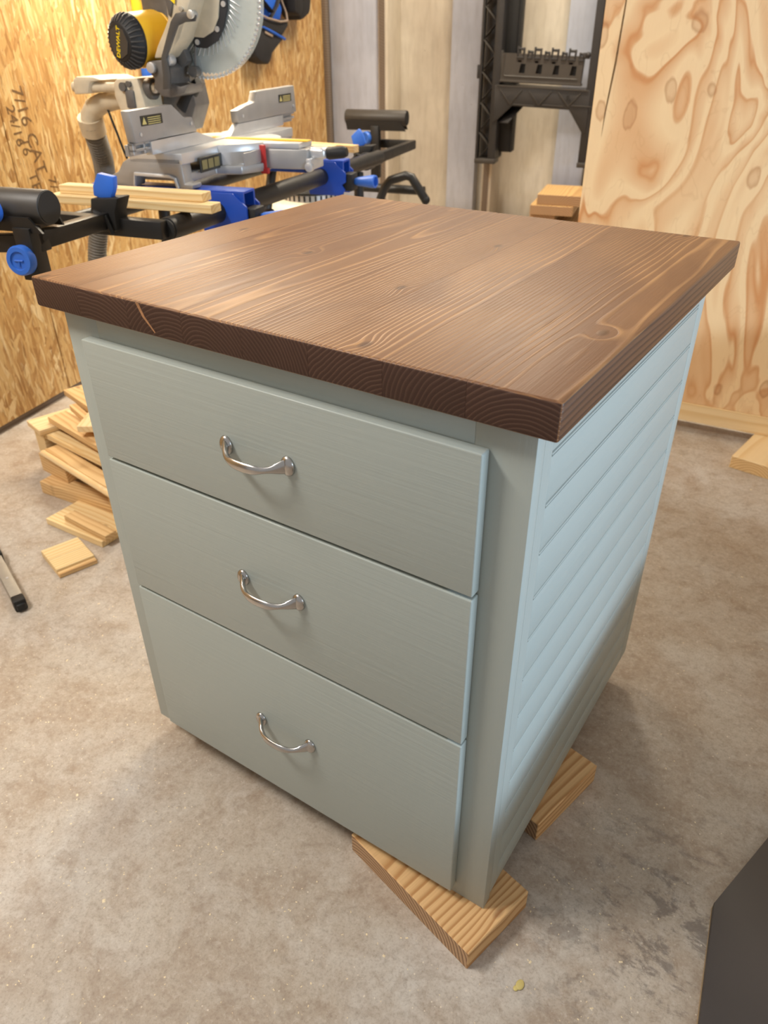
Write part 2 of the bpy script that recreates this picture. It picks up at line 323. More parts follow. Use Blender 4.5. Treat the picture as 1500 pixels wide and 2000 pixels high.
def Plate(outline, t0, t1, plane='xz', holes=(), bev=0.0):
    """flat outline (2D) given thickness: plane xz -> extruded along y, yz -> along x, xy -> along z"""
    bm = bmesh.new(); es = []
    def P(u, v, t): return Vector((u, t, v)) if plane == 'xz' else Vector((t, u, v)) if plane == 'yz' else Vector((u, v, t))
    if not holes:
        fs = [bm.faces.new([bm.verts.new(P(u, v, t0)) for u, v in outline])]
    else:
        for loop in [outline] + list(holes):
            vs = [bm.verts.new(P(u, v, t0)) for u, v in loop]
            es += [bm.edges.new((vs[i], vs[(i + 1) % len(vs)])) for i in range(len(vs))]
        r = bmesh.ops.triangle_fill(bm, edges=es, use_beauty=True); fs = [g for g in r['geom'] if isinstance(g, bmesh.types.BMFace)]
    r = bmesh.ops.extrude_face_region(bm, geom=fs)
    mv = [g for g in r['geom'] if isinstance(g, bmesh.types.BMVert)]
    bmesh.ops.translate(bm, verts=mv, vec=P(0, 0, t1 - t0))
    bmesh.ops.recalc_face_normals(bm, faces=list(bm.faces))
    if bev:
        ed = [e for e in bm.edges if e.calc_face_angle(0) > 0.6]
        bmesh.ops.bevel(bm, geom=ed, offset=bev, segments=2, affect='EDGES', profile=0.5, clamp_overlap=True)
    return bm
def Ell(c, r, n=16):
    bm = bmesh.new(); bmesh.ops.create_uvsphere(bm, u_segments=n, v_segments=max(8, n // 2), radius=1.0)
    for v in bm.verts: v.co = Vector((c[0] + v.co.x * r[0], c[1] + v.co.y * r[1], c[2] + v.co.z * r[2]))
    return bm
def xf(bm, mat): bmesh.ops.transform(bm, matrix=mat, verts=list(bm.verts)); return bm
def rot(bm, ang, axis, c=(0, 0, 0)):
    return xf(bm, Matrix.Translation(c) @ Matrix.Rotation(ang, 4, axis) @ Matrix.Translation(-Vector(c)))

def obj(name, bms, mat, parent=None, label=None, cat=None, group=None, kind=None, smooth=True, loc=None, rotz=0.0):
    if not isinstance(bms, (list, tuple)): bms = [bms]
    big = bmesh.new()
    for b in bms:
        me = bpy.data.meshes.new('t'); b.to_mesh(me); b.free(); big.from_mesh(me); bpy.data.meshes.remove(me)
    bmesh.ops.recalc_face_normals(big, faces=list(big.faces))
    me = bpy.data.meshes.new(name); big.to_mesh(me); big.free()
    for m in (mat if isinstance(mat, (list, tuple)) else [mat]): me.materials.append(M[m])
    if smooth:
        for p in me.polygons: p.use_smooth = True
        me.set_sharp_from_angle(angle=math.radians(35))
    o = bpy.data.objects.new(name, me); COL.objects.link(o)
    if parent: o.parent = parent
    if loc: o.location = loc
    if rotz: o.rotation_euler.z = rotz
    tag(o, label, cat, group, kind); return o
def tag(o, label=None, cat=None, group=None, kind=None):
    if label: o['label'] = label
    if cat: o['category'] = cat
    if group: o['group'] = group
    if kind: o['kind'] = kind
    return o
def thing(name, label, cat, loc=(0, 0, 0), rotz=0.0, group=None):
    o = bpy.data.objects.new(name, None); o.empty_display_size = 0.05; COL.objects.link(o); o.location = loc; o.rotation_euler.z = rotz
    return tag(o, label, cat, group)
def text_mesh(s, size, ext=0.0004):
    cu_ = bpy.data.curves.new('t', 'FONT'); cu_.body = s; cu_.size = size; cu_.extrude = ext; cu_.align_x = 'CENTER'; cu_.align_y = 'CENTER'; cu_.resolution_u = 3
    o = bpy.data.objects.new('t', cu_); COL.objects.link(o)
    dg = bpy.context.evaluated_depsgraph_get(); me = bpy.data.meshes.new_from_object(o.evaluated_get(dg))
    bpy.data.objects.remove(o); bm = bmesh.new(); bm.from_mesh(me); bpy.data.meshes.remove(me); return bm

# ------------------------------------------------------------------ room frame: a = out from the strand-board wall, b = along it (0 at the concrete wall)
PH = math.radians(14.3)
K0 = Vector((-2.0387, 3.2824, 0))
VA = Vector((math.cos(PH), math.sin(PH), 0)); UB = Vector((-math.sin(PH), math.cos(PH), 0))
def rw(a, b, z): return K0 + VA * a + UB * b + Vector((0, 0, z))

# ================================================================== SETTING
obj('floor', Box(-3.2, 4.0, -3.0, 5.2, -0.12, 0.0), 'floor', kind='structure', smooth=False)
wl = obj('wall_left', Box(-0.16, -0.0125, -5.4, 0.25, 0, 2.6), 'greywood', kind='structure', smooth=False, loc=K0, rotz=PH)
for i, (b0, b1) in enumerate(((-1.2485, -0.032), (-2.4685, -1.2515), (-3.6885, -2.4715), (-4.9, -3.6915))):
    for z0, z1 in ((0.025, 2.46),):
        obj('strand_board_sheet', Box(-0.012, 0.0, b0, b1, z0, z1, 0.001, 1), 'osb', wl, smooth=False)
# grade stamps printed on the second sheet
def stamp(s, size, b, z, ang):
    bm = text_mesh(s, size, 0.0003)
    xf(bm, Matrix.Translation((0.0004, b, z)) @ Matrix.Rotation(ang, 4, 'X') @ Matrix(((0, 0, 1, 0), (1, 0, 0, 0), (0, 1, 0, 0), (0, 0, 0, 1))))
    return bm
obj('stamp_print', [stamp('7/16 CAT', 0.062, -2.372, 0.84, -1.45), stamp('16', 0.05, -2.405, 0.80, -1.5), stamp('TE', 0.055, -2.40, 0.70, -1.45),
    stamp('7/16', 0.05, -2.32, 0.66, -1.5), stamp('24/16', 0.05, -2.425, 0.86, -1.5)], 'ink', wl, smooth=False)
obj('corner_strip', Box(-0.012, 0.022, -0.030, 0.035, 0, 2.46, 0.002), 'greywood', wl)

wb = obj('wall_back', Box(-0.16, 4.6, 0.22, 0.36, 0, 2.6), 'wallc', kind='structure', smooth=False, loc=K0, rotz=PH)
for i in range(7):
    a0 = 0.306 + 0.61 * i
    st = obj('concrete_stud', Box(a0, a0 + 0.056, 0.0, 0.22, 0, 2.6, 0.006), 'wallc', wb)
    if i < 3: obj('nailer_strip', Box(a0 + 0.008, a0 + 0.040, -0.004, 0.0, 0, 2.6, 0.001, 1), 'greywood', st)
for i in range(7):
    a0 = 0.306 + 0.61 * i
    obj('bay_panel', Box(a0 + 0.372, a0 + 0.535, 0.13, 0.22, 0, 2.6, 0.004), 'wallg', wb)
obj('bay_panel', Box(0.024, 0.305, 0.012, 0.22, 0, 2.6, 0.004), 'wallg', wb)
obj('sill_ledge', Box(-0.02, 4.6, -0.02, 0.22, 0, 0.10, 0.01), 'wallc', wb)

obj('unseen_shade_wall', [Box(2.94, 3.06, -5.2, -1.9, 0, 0.598, 0.004)], 'wallc', kind='structure', smooth=False, loc=K0, rotz=PH)  # unseen low wall, added to shade the foot of the cabinet side

# ================================================================== CABINET
W, SD, H, OF = 0.711, 0.6649, 0.8358, 0.0194
SB = H - 0.0381                       # underside of the top
XL, XR, YB, ZB = 0.0248, 0.6862, 0.612, 0.040
cab = thing('drawer_cabinet', 'sage green drawer cabinet with three drawers and grooved side, raised on blocks', 'cabinet', (0.355, 0.0, 0.040))
cab_off = Vector((0.355, 0.0, 0.040))
def cpart(name, bms, mat, parent=None, **kw):
    if not isinstance(bms, list): bms = [bms]
    for b in bms: xf(b, Matrix.Translation(-cab_off))
    return obj(name, bms, mat, parent or cab, **kw)
cpart('stile', Box(XL, XL + 0.062, 0, 0.019, ZB, SB, 0.0007), 'paint_z')
cpart('stile', Box(XR - 0.062, XR, 0, 0.0191, ZB, SB, 0.0007), 'paint_z')
cpart('top_rail', Box(XL + 0.062, XR - 0.062, 0.0001, 0.019, SB - 0.05, SB, 0.0003), 'paint_x')
cpart('bottom_rail', Box(XL + 0.062, XR - 0.062, 0.0003, 0.019, ZB + 0.004, 0.10, 0.0008), 'paint_x')
cpart('side_panel', Box(XL, XL + 0.018, 0.0192, YB, ZB + 0.014, SB, 0.001), 'paint_y', label='plain sage green side board')
cpart('side_panel', Box(XR - 0.024, XR - 0.0040, 0.0192, YB, ZB + 0.014, SB, 0.001), 'paint_y')
cpart('back_panel', Box(XL + 0.018, XR - 0.024, YB - 0.012, YB, ZB + 0.014, SB), 'paint_x')
cpart('bottom_board', Box(XL + 0.018, XR - 0.024, 0.02, YB - 0.012, ZB + 0.02, ZB + 0.036), 'paint_x')
# grooved boarding of the right side
cpart('side_stile', Box(XR - 0.0039, XR, 0.0188, 0.0396, ZB + 0.014, SB), 'paint_z')
cpart('side_stile', Box(XR - 0.0039, XR, 0.578, YB, ZB + 0.014, SB, 0.0006), 'paint_z')
gz = [0.754, 0.696, 0.638, 0.579, 0.519, 0.458, 0.397, 0.336, 0.275, 0.215, 0.155, 0.098]
edges = [SB] + gz + [ZB + 0.014]
for i in range(len(edges) - 1):
    z1 = edges[i] - (0.0028 if i > 0 else 0); z0 = edges[i + 1] + (0.0028 if i < len(gz) else 0)
    cpart('side_plank', Box(XR - 0.0045, XR, 0.0397, 0.5778, z0, z1, 0.0016, 2), 'paint_y')
for z in gz:
    cpart('groove_bead', Sweep([(XR - 0.0012, 0.0400, z), (XR - 0.0012, 0.5775, z)], 0, 8, flat=[(0.0016, 0.0016)] * 2), 'paint_y')
# drawers with pulls
DT = 0.0160
def pull(name, cx, cz, parent):
    n = 33; pts = []; fl = []
    for i in range(n):
        t = i / (n - 1); s = 2 * t - 1
        x = cx + s * 0.0465; y = -DT - 0.0025 - 0.0245 * (1 - abs(s) ** 2.6); z = cz - 0.0035 * (1 - s * s)
        pts.append((x, y, z))
        e = abs(s)
        hz = 0.0066 - 0.0026 * math.exp(-((e - 0.62) / 0.20) ** 2) + 0.0034 * max(0.0, (e - 0.72) / 0.28) ** 1.5
        hy = 0.0036 - 0.0004 * math.exp(-((e) / 0.4) ** 2)
        fl.append((hz, hy))
    parts = [Sweep(pts, 0, 14, flat=fl, up=(0, 0, 1))]
    h = obj(name, [xf(b, Matrix.Translation(-cab_off)) for b in parts], 'nickel', parent, label='brushed nickel arched pull')
    for s in (-1, 1):
        e = Ell((cx + s * 0.0468, -DT - 0.0012, cz), (0.0098, 0.0060, 0.0128), 20)
        obj('mount_foot', xf(e, Matrix.Translation(-cab_off)), 'nickel', h)
    return h
for (z0, z1), hx, hz in zip(((0.598, 0.766), (0.3725, 0.5933), (0.0634, 0.3678)), (0.357, 0.3555, 0.353), (0.683, 0.486, 0.2145)):
    d = cpart('drawer_front', Box(0.0709, 0.6406, -DT, -0.0004, z0, z1, 0.0018, 3), 'paint_x')
    pull('drawer_pull', hx, hz, d)
# drawer boxes behind the fronts, coloured dark as the shade in the gaps
for z0, z1 in ((0.61, 0.74), (0.385, 0.57), (0.075, 0.345)):
    cpart('drawer_box', Box(0.092, 0.618, 0.0006, 0.55, z0, z1), 'shadowgap')

# worktop: eight glued boards
top = thing('butcher_block_top', 'brown stained wooden worktop of glued boards on the green cabinet', 'worktop', (0.355, 0.313, SB))
NB = 8; bw = W / NB
def slab_board(i):
    x0, x1 = -bw / 2 + 0.00012, bw / 2 - 0.00012
    bm = Box(x0, x1, -SD / 2, SD / 2, 0.0, 0.0381)
    small = []; big = []
    for e in bm.edges:
        d = e.verts[1].co - e.verts[0].co; m = (e.verts[0].co + e.verts[1].co) / 2
        if abs(d.y) > 0.1:
            outer = (i == 0 and m.x < 0) or (i == NB - 1 and m.x > 0)
            (big if outer else small).append(e)
        elif abs(d.x) > 0.01: big.append(e)
        elif (i == 0 and m.x < 0) or (i == NB - 1 and m.x > 0): big.append(e)
    bmesh.ops.bevel(bm, geom=big, offset=0.0032, segments=3, affect='EDGES', profile=0.5)
    for f in bm.faces:
        c = f.calc_center_median()
        f.normal_update()
        if abs(f.normal.y) > 0.8: f.material_index = 1
        elif abs(f.normal.x) > 0.8: f.material_index = 2
    return bm
for i in range(NB):
    o = obj('board', slab_board(i), ['stain', 'stain_end', 'stain_shaded_side'], top)
    o.location = ((i + 0.5) * bw - 0.355, (SD / 2 - OF) - 0.313, 0)

sp_ = Plate([(0.196, 0.0360), (0.201, 0.0362), (0.208, 0.022), (0.222, 0.006), (0.2205, 0.005), (0.204, 0.021)], -OF - 0.0003, -OF + 0.001, 'xz')
obj('end_split', xf(sp_, Matrix.Translation((-0.355, -0.313, 0))), 'split', top, label='pale resin split in the end grain')

# ================================================================== BLOCKS UNDER THE CABINET
def lumber(name, x, y, ang, L, Wd, T, z, mat, label, cat='board', group=None, tilt=0.0, end=None, roll=0.0, bev=0.0012):
    """board with its length along local Y; (x, y) is the centre, ang the heading of the length in degrees"""
    bm = Box(-Wd / 2, Wd / 2, -L / 2, L / 2, 0, T, bev, 1)
    if end:
        for f in bm.faces:
            f.normal_update()
            if abs(f.normal.y) > 0.8: f.material_index = 1
    o = obj(name, bm, [mat, end] if end else mat, label=label, cat=cat, group=group)
    o.location = (x, y, z); o.rotation_euler = Euler((math.radians(tilt), math.radians(roll), math.radians(ang - 90)), 'XYZ')
    return o
lumber('wood_block', 0.595, 0.026, 76, 0.13, 0.245, 0.0399, 0, 'fir', 'wide striped wooden block under the front corner of the green cabinet', 'wood block', end='fir_end')
lumber('wood_block', 0.648, 0.263, 77, 0.165, 0.14, 0.0399, 0, 'fir', 'knotty wooden block under the grooved side of the green cabinet', 'wood block', end='fir_end')

# ================================================================== OFFCUT PILE LEFT OF THE CABINET
G = 'offcuts piled on the floor beside the cabinet'
sq = thing('grooved_offcut', 'small square grooved pine offcut lying alone on the floor', 'board', (-0.5744, 0.242, 0), math.radians(74 - 90), G)
obj('strip', Box(-0.0595, -0.0055, -0.0465, 0.0465, 0, 0.018, 0.0012, 1), 'pine', sq)
obj('strip', Box(-0.0047, 0.0455, -0.0465, 0.0465, 0, 0.018, 0.0012, 1), 'pine', sq)
obj('tongue', Box(0.0455, 0.0595, -0.0465, 0.0465, 0.0, 0.012, 0.0015, 1), 'pine2', sq)
lumber('offcut', -0.657, 0.3695, 2.4, 0.213, 0.108, 0.018, 0, 'pine', 'flat pine offcut on the floor with a small batten on top', group=G)
lumber('offcut', -0.6205, 0.3455, -1.7, 0.17, 0.034, 0.018, 0.0182, 'pine2', 'small amber batten lying on a flat pine offcut', group=G)
lumber('offcut', -0.705, 0.447, 4.8, 0.42, 0.05, 0.038, 0, 'pine2', 'long brownish stud offcut at the bottom of the pile', group=G)
lumber('offcut', -0.893, 0.464, -3.5, 0.124, 0.038, 0.057, 0.0385, 'pine2', 'short stubby offcut standing on edge under the moulded board', group=G)
lumber('offcut', -0.58, 0.452, 2, 0.12, 0.05, 0.057, 0.0385, 'pine2', 'stubby packing offcut beside the cabinet under the moulded board', group=G)
mo = thing('moulded_offcut', 'pale moulded trim offcut with a rounded edge lying across the pile', 'board', (-0.726, 0.440, 0.0962), math.radians(-7.7 - 90), G)
obj('face_board', Box(-0.0145, 0.0275, -0.2, 0.2, 0, 0.018, 0.002, 2), 'pine2', mo)
obj('rounded_edge', Sweep([(-0.0205, -0.2, 0.009), (-0.0205, 0.2, 0.009)], 0, 14, flat=[(0.0088, 0.0088)] * 2), 'pale', mo)
mo.rotation_euler.z = math.radians(-7.7 - 90 + 180)
lumber('offcut', -0.793, 0.497, -4.6, 0.42, 0.036, 0.018, 0.1155, 'pine', 'long narrow pale offcut above the moulded trim', group=G)
lumber('offcut', -0.78, 0.600, -6, 0.30, 0.08, 0.1515, 0.0, 'pine2', 'thick square offcut at the back of the pile by the strand board', group=G)
lumber('offcut', -0.996, 0.546, -13.1 + 90, 0.126, 0.091, 0.0165, 0.135, 'pale', 'short pale ribbed offcut at the far left of the pile', group=G)
lumber('offcut', -0.795, 0.523, -8.4, 0.38, 0.058, 0.018, 0.1520, 'pine2', 'brown veined offcut slanting over the top of the pile', group=G)
lumber('offcut', -0.782, 0.540, -16.7, 0.38, 0.020, 0.018, 0.1702, 'pine2', 'thin amber stick on top of the pile', group=G)
lumber('offcut', -0.815, 0.585, 122.8, 0.19, 0.075, 0.018, 0.1884, 'pale', 'near-white square offcut at the top of the pile against the cabinet', group=G)
lumber('offcut', -1.015, 0.690, -13.3, 0.17, 0.09, 0.018, 0.155, 'pine2', 'peach coloured offcut at the rear of the pile near the strand board', group=G)
lumber('offcut', -0.98, 0.71, -10, 0.2, 0.09, 0.154, 0, 'pine2', 'upright offcut at the rear holding up the peach coloured one', group=G)
lumber('offcut', -1.0, 0.545, -13.1 + 90, 0.10, 0.07, 0.134, 0.0, 'pine', 'stubby offcut under the pale ribbed one at the left of the pile', group=G)

# grey bar with a black foot on the floor at the left
br = thing('steel_leg', 'grey steel bar with a black rubber foot lying on the floor', 'steel bar', (-0.505, 0.062, 0), math.radians(160.5 - 90))
obj('bar', Box(-0.0125, 0.0125, 0.018, 0.62, 0.003, 0.029, 0.002, 2), 'greysteel', br)
obj('foot', [Box(-0.0135, 0.0135, -0.006, 0.022, 0.0, 0.030, 0.004, 2), Box(-0.010, 0.010, -0.012, 0.0, 0.003, 0.022, 0.004, 2)], 'cap', br)
obj('collar', Box(-0.016, 0.016, 0.205, 0.245, 0.0, 0.034, 0.003, 2), 'cap', br)
obj('rivet', Ell((0, 0.10, 0.029), (0.0035, 0.0035, 0.0015), 10), 'alulite', br)

# dark sheet lying on the floor at the lower right
sh = thing('laminate_sheet', 'dark laminate sheet lying on the floor at the lower right', 'sheet')
pl = [(0.9594, 0.2070), (0.9810, 0.0383), (1.02, -0.30), (1.62, -0.26), (1.62, 0.60), (1.085, 0.64)]
obj('face', Plate(pl, 0.003, 0.016, 'xy', bev=0.0008), 'sheet', sh)
obj('backing', Plate([(0.9588, 0.2072), (0.9800, 0.0383), (1.019, -0.301), (1.62, -0.26), (1.62, 0.60), (1.0845, 0.6410)], 0.0, 0.003, 'xy'), 'sheetedge', sh)

# ================================================================== PLYWOOD-FACED PANEL AT THE RIGHT
PD = Vector((0.99569, 0.0927, 0)); pang = math.atan2(PD.y, PD.x)
pp = thing('plywood_panel', 'tall plywood faced panel on a pale bottom rail at the right', 'panel', (0.4759, 1.7734, 0.039), pang)
obj('plywood_sheet', Box(-0.405, 0.85, 0.004, 0.022, 0.060, 2.05, 0.0008, 1), 'ply', pp, smooth=False)
spl = Plate([(-0.352, 1.16), (-0.349, 1.16), (-0.355, 0.98), (-0.366, 0.86), (-0.369, 0.80), (-0.369, 0.86), (-0.360, 0.98)], 0.0034, 0.0042, 'xz')
obj('split', spl, 'ink', pp, label='dark split in the plywood face')
rl = lumber('bottom_rail', 0, 0, 0, 1.255, 0.089, 0.0595, 0, 'pale', None, None); rl.parent = pp; rl.location = (0.2225, 0.0445, 0.0); rl.rotation_euler = (0, 0, -PI / 2)
obj('rear_shade_sheet', Box(-0.405, 0.85, 0.084, 0.096, 0.0, 2.05, 0.0008, 1), 'ply', pp, smooth=False)  # unseen back skin, added to keep the inside of the panel dark
for x in (-0.385, 0.215, 0.83):
    o = lumber('stud', 0, 0, 0, 1.99, 0.038, 0.06, 0, 'pale', None, None); o.parent = pp; o.rotation_euler = (PI / 2, 0, 0); o.location = (x, 0.083, 1.055)
rl = lumber('top_rail', 0, 0, 0, 1.255, 0.06, 0.0595, 0, 'pale', None, None); rl.parent = pp; rl.location = (0.2225, 0.053, 1.991); rl.rotation_euler = (0, 0, -PI / 2)
lumber('wood_block', 0.755, 1.70, 82, 0.20, 0.13, 0.0385, 0, 'pale', 'pale wooden block under the right-hand plywood panel', 'wood block', end='pine2')
lumber('wood_block', 0.16, 1.72, 82, 0.20, 0.10, 0.0385, 0, 'pale', 'pale wooden block under the far end of the plywood panel', 'wood block', end='pine2')

# ================================================================== LUMBER STACK BEYOND THE CABINET
GL = 'boards stacked against the concrete wall'
def wall_board(a0, a1, b0, b1, z0, z1, mat, label):
    p = rw((a0 + a1) / 2, (b0 + b1) / 2, 0)
    return lumber('stacked_board', p.x, p.y, 90 + math.degrees(PH), b1 - b0, a1 - a0, z1 - z0, z0, mat, label, group=GL, end='fir_end')
def stack_boards():
    nth = ('lowest', 'second', 'third', 'fourth', 'fifth', 'sixth', 'seventh', 'eighth', 'ninth')
    z = 0.0
    for i in range(9):
        wall_board(1.36 + 0.006 * (i % 3), 1.56 + 0.006 * (i % 2), -0.86, -0.06, z, z + 0.040, 'stack', 'brown board, ' + nth[i] + ' from the floor in the stack by the plywood'); z += 0.0405
    wall_board(1.340, 1.45, -0.875, -0.30, z, z + 0.038, 'stack', 'narrow brown board third from the top of the stack by the plywood'); z += 0.0385
    wall_board(1.342, 1.53, -0.90, -0.40, z, z + 0.040, 'stack', 'brown board second from the top of the stack by the plywood'); z += 0.0405
    wall_board(1.368, 1.57, -0.89, -0.62, z, z + 0.043, 'stack', 'topmost brown board of the stack by the plywood')
stack_boards()

# ================================================================== MITRE SAW STAND
SO = (0.8, -2.2, 0.0)
std = thing('saw_stand', 'black and blue folding mitre saw stand with roller arms along the strand board', 'saw stand', rw(*SO), PH)
def sp(name, bms, mat, parent=None, **kw):
    if not isinstance(bms, list): bms = [bms]
    for b in bms: xf(b, Matrix.Translation((-SO[0], -SO[1], -SO[2])))
    return obj(name, bms, mat, parent or std, **kw)
TA, TZ = 0.92, 0.733
sp('beam_tube', Cyl((TA, -3.05, TZ + 0.012), (TA, -1.72, TZ - 0.012), 0.0235, n=24, bev=0.002), 'blackmet')
sp('end_plug', Cyl((TA, -3.056, TZ + 0.012), (TA, -3.05, TZ + 0.012), 0.021, n=24, bev=0.002), 'cap')
sp('rear_beam', Cyl((0.60, -3.0, TZ - 0.01), (0.60, -1.75, TZ - 0.025), 0.020, n=20, bev=0.002), 'blackmet')
# cross pieces and extension arms
def sqbar(p0, p1, w, h):
    p0, p1 = Vector(p0), Vector(p1); d = p1 - p0; L = d.length
    b = Box(0, L, -w / 2, w / 2, -h / 2, h / 2, 0.0025, 2)
    x = d.normalized(); y = Vector((0, 0, 1)).cross(x).normalized(); z = x.cross(y)
    return xf(b, Matrix(((x.x, y.x, z.x, p0.x), (x.y, y.y, z.y, p0.y), (x.z, y.z, z.z, p0.z), (0, 0, 0, 1))))
sp('cross_bar', sqbar((0.59, -3.075, 0.752), (0.925, -3.065, 0.747), 0.030, 0.036), 'blackmet')
sp('extension_arm', sqbar((0.80, -3.06, 0.764), (0.80, -3.305, 0.767), 0.028, 0.032), 'blackmet')
sp('arm_end_bar', sqbar((0.814, -3.292, 0.764), (0.55, -3.285, 0.742), 0.028, 0.032), 'blackmet')
sp('extension_arm', sqbar((0.845, -1.66, 0.692), (0.80, -0.93, 0.672), 0.026, 0.036), 'blackmet')
sp('arm_end_bar', sqbar((0.812, -0.935, 0.672), (0.58, -0.93, 0.672), 0.026, 0.034), 'blackmet')
sp('arm_sleeve', Cyl((0.90, -1.80, 0.716), (0.842, -1.60, 0.692), 0.029, n=20, bev=0.003), 'blackpl')
# rollers on posts
def roller(ac, b, zc, half, post, drop, bh):
    r = sp('roller', [Cyl((ac - half, b, zc), (ac + half, b, zc), 0.0305, n=28, bev=0.002)], 'blackpl2')
    for s in (-1, 1): sp('roller_cap', Cyl((ac + s * half, b, zc), (ac + s * (half + 0.002), b, zc), 0.0285, n=28), 'cap', r)
    sp('roller_bracket', Plate([(ac - half * 0.95, zc - 0.012), (ac + half * 0.86, zc - 0.012), (ac + half * 1.06, zc - bh), (ac - half * 0.9, zc - bh)], b - 0.040, b - 0.035, 'xz'), 'blackmet')
    sp('roller_bracket', Plate([(ac - half * 0.95, zc - 0.012), (ac + half * 0.86, zc - 0.012), (ac + half * 0.95, zc - bh), (ac - half * 0.9, zc - bh)], b + 0.034, b + 0.038, 'xz'), 'blackmet')
    sp('roller_post', [Box(post - 0.019, post + 0.019, b - 0.046, b - 0.012, zc - drop, zc - 0.03, 0.002, 2)], 'blackmet')
roller(0.705, -3.280, 0.824, 0.126, 0.795, 0.125, 0.038)
roller(0.640, -0.960, 0.778, 0.140, 0.645, 0.24, 0.048)
def knob(c, ax, r, t):
    c = Vector(c); ax = Vector(ax).normalized()
    k = sp('clamp_knob', [Lathe([(r * 0.5, 0), (r, t * 0.15), (r, t * 0.8), (r * 0.9, t), (r * 0.62, t * 1.0), (r * 0.58, t * 0.86), (r * 0.3, t * 0.86), (0.0, t * 0.86)], c, ax, 30)], 'bluepl')
    x, y = frame(ax)
    sp('knob_mark', [Sweep([c + ax * t * 0.9 - x * r * 0.32, c + ax * t * 0.9 + x * r * 0.32], r * 0.07, 6), Sweep([c + ax * t * 0.9 - y * r * 0.05, c + ax * t * 0.9 - y * r * 0.34], r * 0.07, 6)], 'bluepl', k)
knob((0.789, -3.326, 0.738), (0.12, -1, 0.1), 0.027, 0.020)
knob((0.742, -3.322, 0.824), (0.0, -1, 0.0), 0.024, 0.018)
knob((0.612, -0.985, 0.700), (-0.4, -1, 0), 0.026, 0.03)
# flip stops with blue levers
def flip(a, b, z, s, tilt):
    sp('stop_clamp', [Plate([(a - 0.022, z - 0.030), (a + 0.026, z - 0.026), (a + 0.030, z + 0.012), (a + 0.044, z + 0.040), (a - 0.024, z + 0.036), (a - 0.030, z + 0.010)], b - 0.024, b + 0.020, 'xz', bev=0.003), Sweep([(a - 0.03, b - 0.03, z - 0.006), (a - 0.012, b - 0.034, z + 0.012), (a + 0.012, b - 0.034, z + 0.004), (a + 0.02, b - 0.03, z - 0.03)], 0.005, 8)], 'cap')
    bm = Plate([(-0.022, 0), (0.018, 0), (0.026, 0.030), (0.024, 0.052), (-0.014, 0.048), (-0.024, 0.02)], -0.008, 0.008, 'xz', bev=0.003)
    rot(bm, tilt, 'Y'); xf(bm, Matrix.Translation((a - 0.002, b - 0.006, z + 0.034)))
    sp('stop_lever', bm, 'bluepl')
flip(0.800, -3.072, 0.770, 1, 0.25)
flip(0.868, -1.735, 0.722, 1, -0.6)
# tool mounts: blue channels across the tubes with clamp blocks and handles
for mb, nm in ((-2.81, 'L'), (-2.20, 'R')):
    dz = -0.020 * (mb + 2.81) / 0.61
    z0 = 0.764 + dz * 0.6
    sp('tool_mount', [Box(0.575, 0.99, mb - 0.028, mb - 0.022, z0 - 0.014, z0 + 0.020, 0.001, 1), Box(0.575, 0.99, mb + 0.022, mb + 0.028, z0 - 0.014, z0 + 0.020, 0.001, 1), Box(0.575, 0.99, mb - 0.028, mb + 0.028, z0 + 0.018, z0 + 0.024, 0.002, 2)], 'blue')
    for s in (-1, 1):
        sp('mount_cheek', Plate([(0.865, z0 + 0.020), (0.965, z0 + 0.020), (0.998, z0 - 0.008), (0.998, z0 - 0.034), (0.985, z0 - 0.042), (0.995, z0 - 0.055), (0.985, z0 - 0.072), (0.880, z0 - 0.072)], mb + s * 0.031 - 0.003, mb + s * 0.031 + 0.003, 'xz', bev=0.001), 'blue')
    sp('latch', [Box(0.985, 1.015, mb - 0.026, mb + 0.026, z0 - 0.060, z0 - 0.012, 0.004, 2)], 'cap')
    h = Lathe([(0.010, 0), (0.015, 0.012), (0.022, 0.055), (0.022, 0.068), (0.017, 0.070), (0.014, 0.05), (0.0, 0.05)], (1.012, mb + 0.004, z0 - 0.036), (1, -0.05, 0.06), 22)
    for v in h.verts: v.co.z = z0 - 0.036 + (v.co.z - z0 + 0.036) * 0.8
    sp('clamp_handle', h, 'bluepl')
    sp('bolt', [Cyl((0.872, mb - 0.036, z0 - 0.002), (0.872, mb - 0.030, z0 - 0.002), 0.006, n=10)], 'cap')
# folding legs
for b0, b1 in ((-2.62, -2.40), (-1.95, -2.20)):
    for a0, a1 in ((TA, 1.02), (0.60, 0.50)):
        sp('leg', Cyl((a0, b0 + 0.03, 0.70), (a1 if a1 < 0.9 else 0.97, (b0 + b1) / 2, 0.0), 0.016, n=16, bev=0.002), 'blackmet')
sp('leg_brace', Cyl((0.54, -2.03, 0.40), (0.95, -2.03, 0.40), 0.013, n=12), 'blackmet')
sp('leg_brace', Cyl((0.40, -1.36, 0.560), (0.985, -1.36, 0.556), 0.017, n=14), 'blackmet')
lp = [(0.835, -1.505, 0.46), (0.845, -1.505, 0.535), (0.868, -1.505, 0.588), (0.890, -1.505, 0.612), (0.915, -1.505, 0.620), (0.952, -1.505, 0.632), (0.975, -1.505, 0.627), (0.995, -1.505, 0.600), (1.033, -1.505, 0.549)]
sp('carry_handle', Sweep(lp, 0.0165, 16), 'blackmet')
sp('handle_plug', Ell(lp[-1], (0.0175, 0.0175, 0.0175), 14), 'cap')

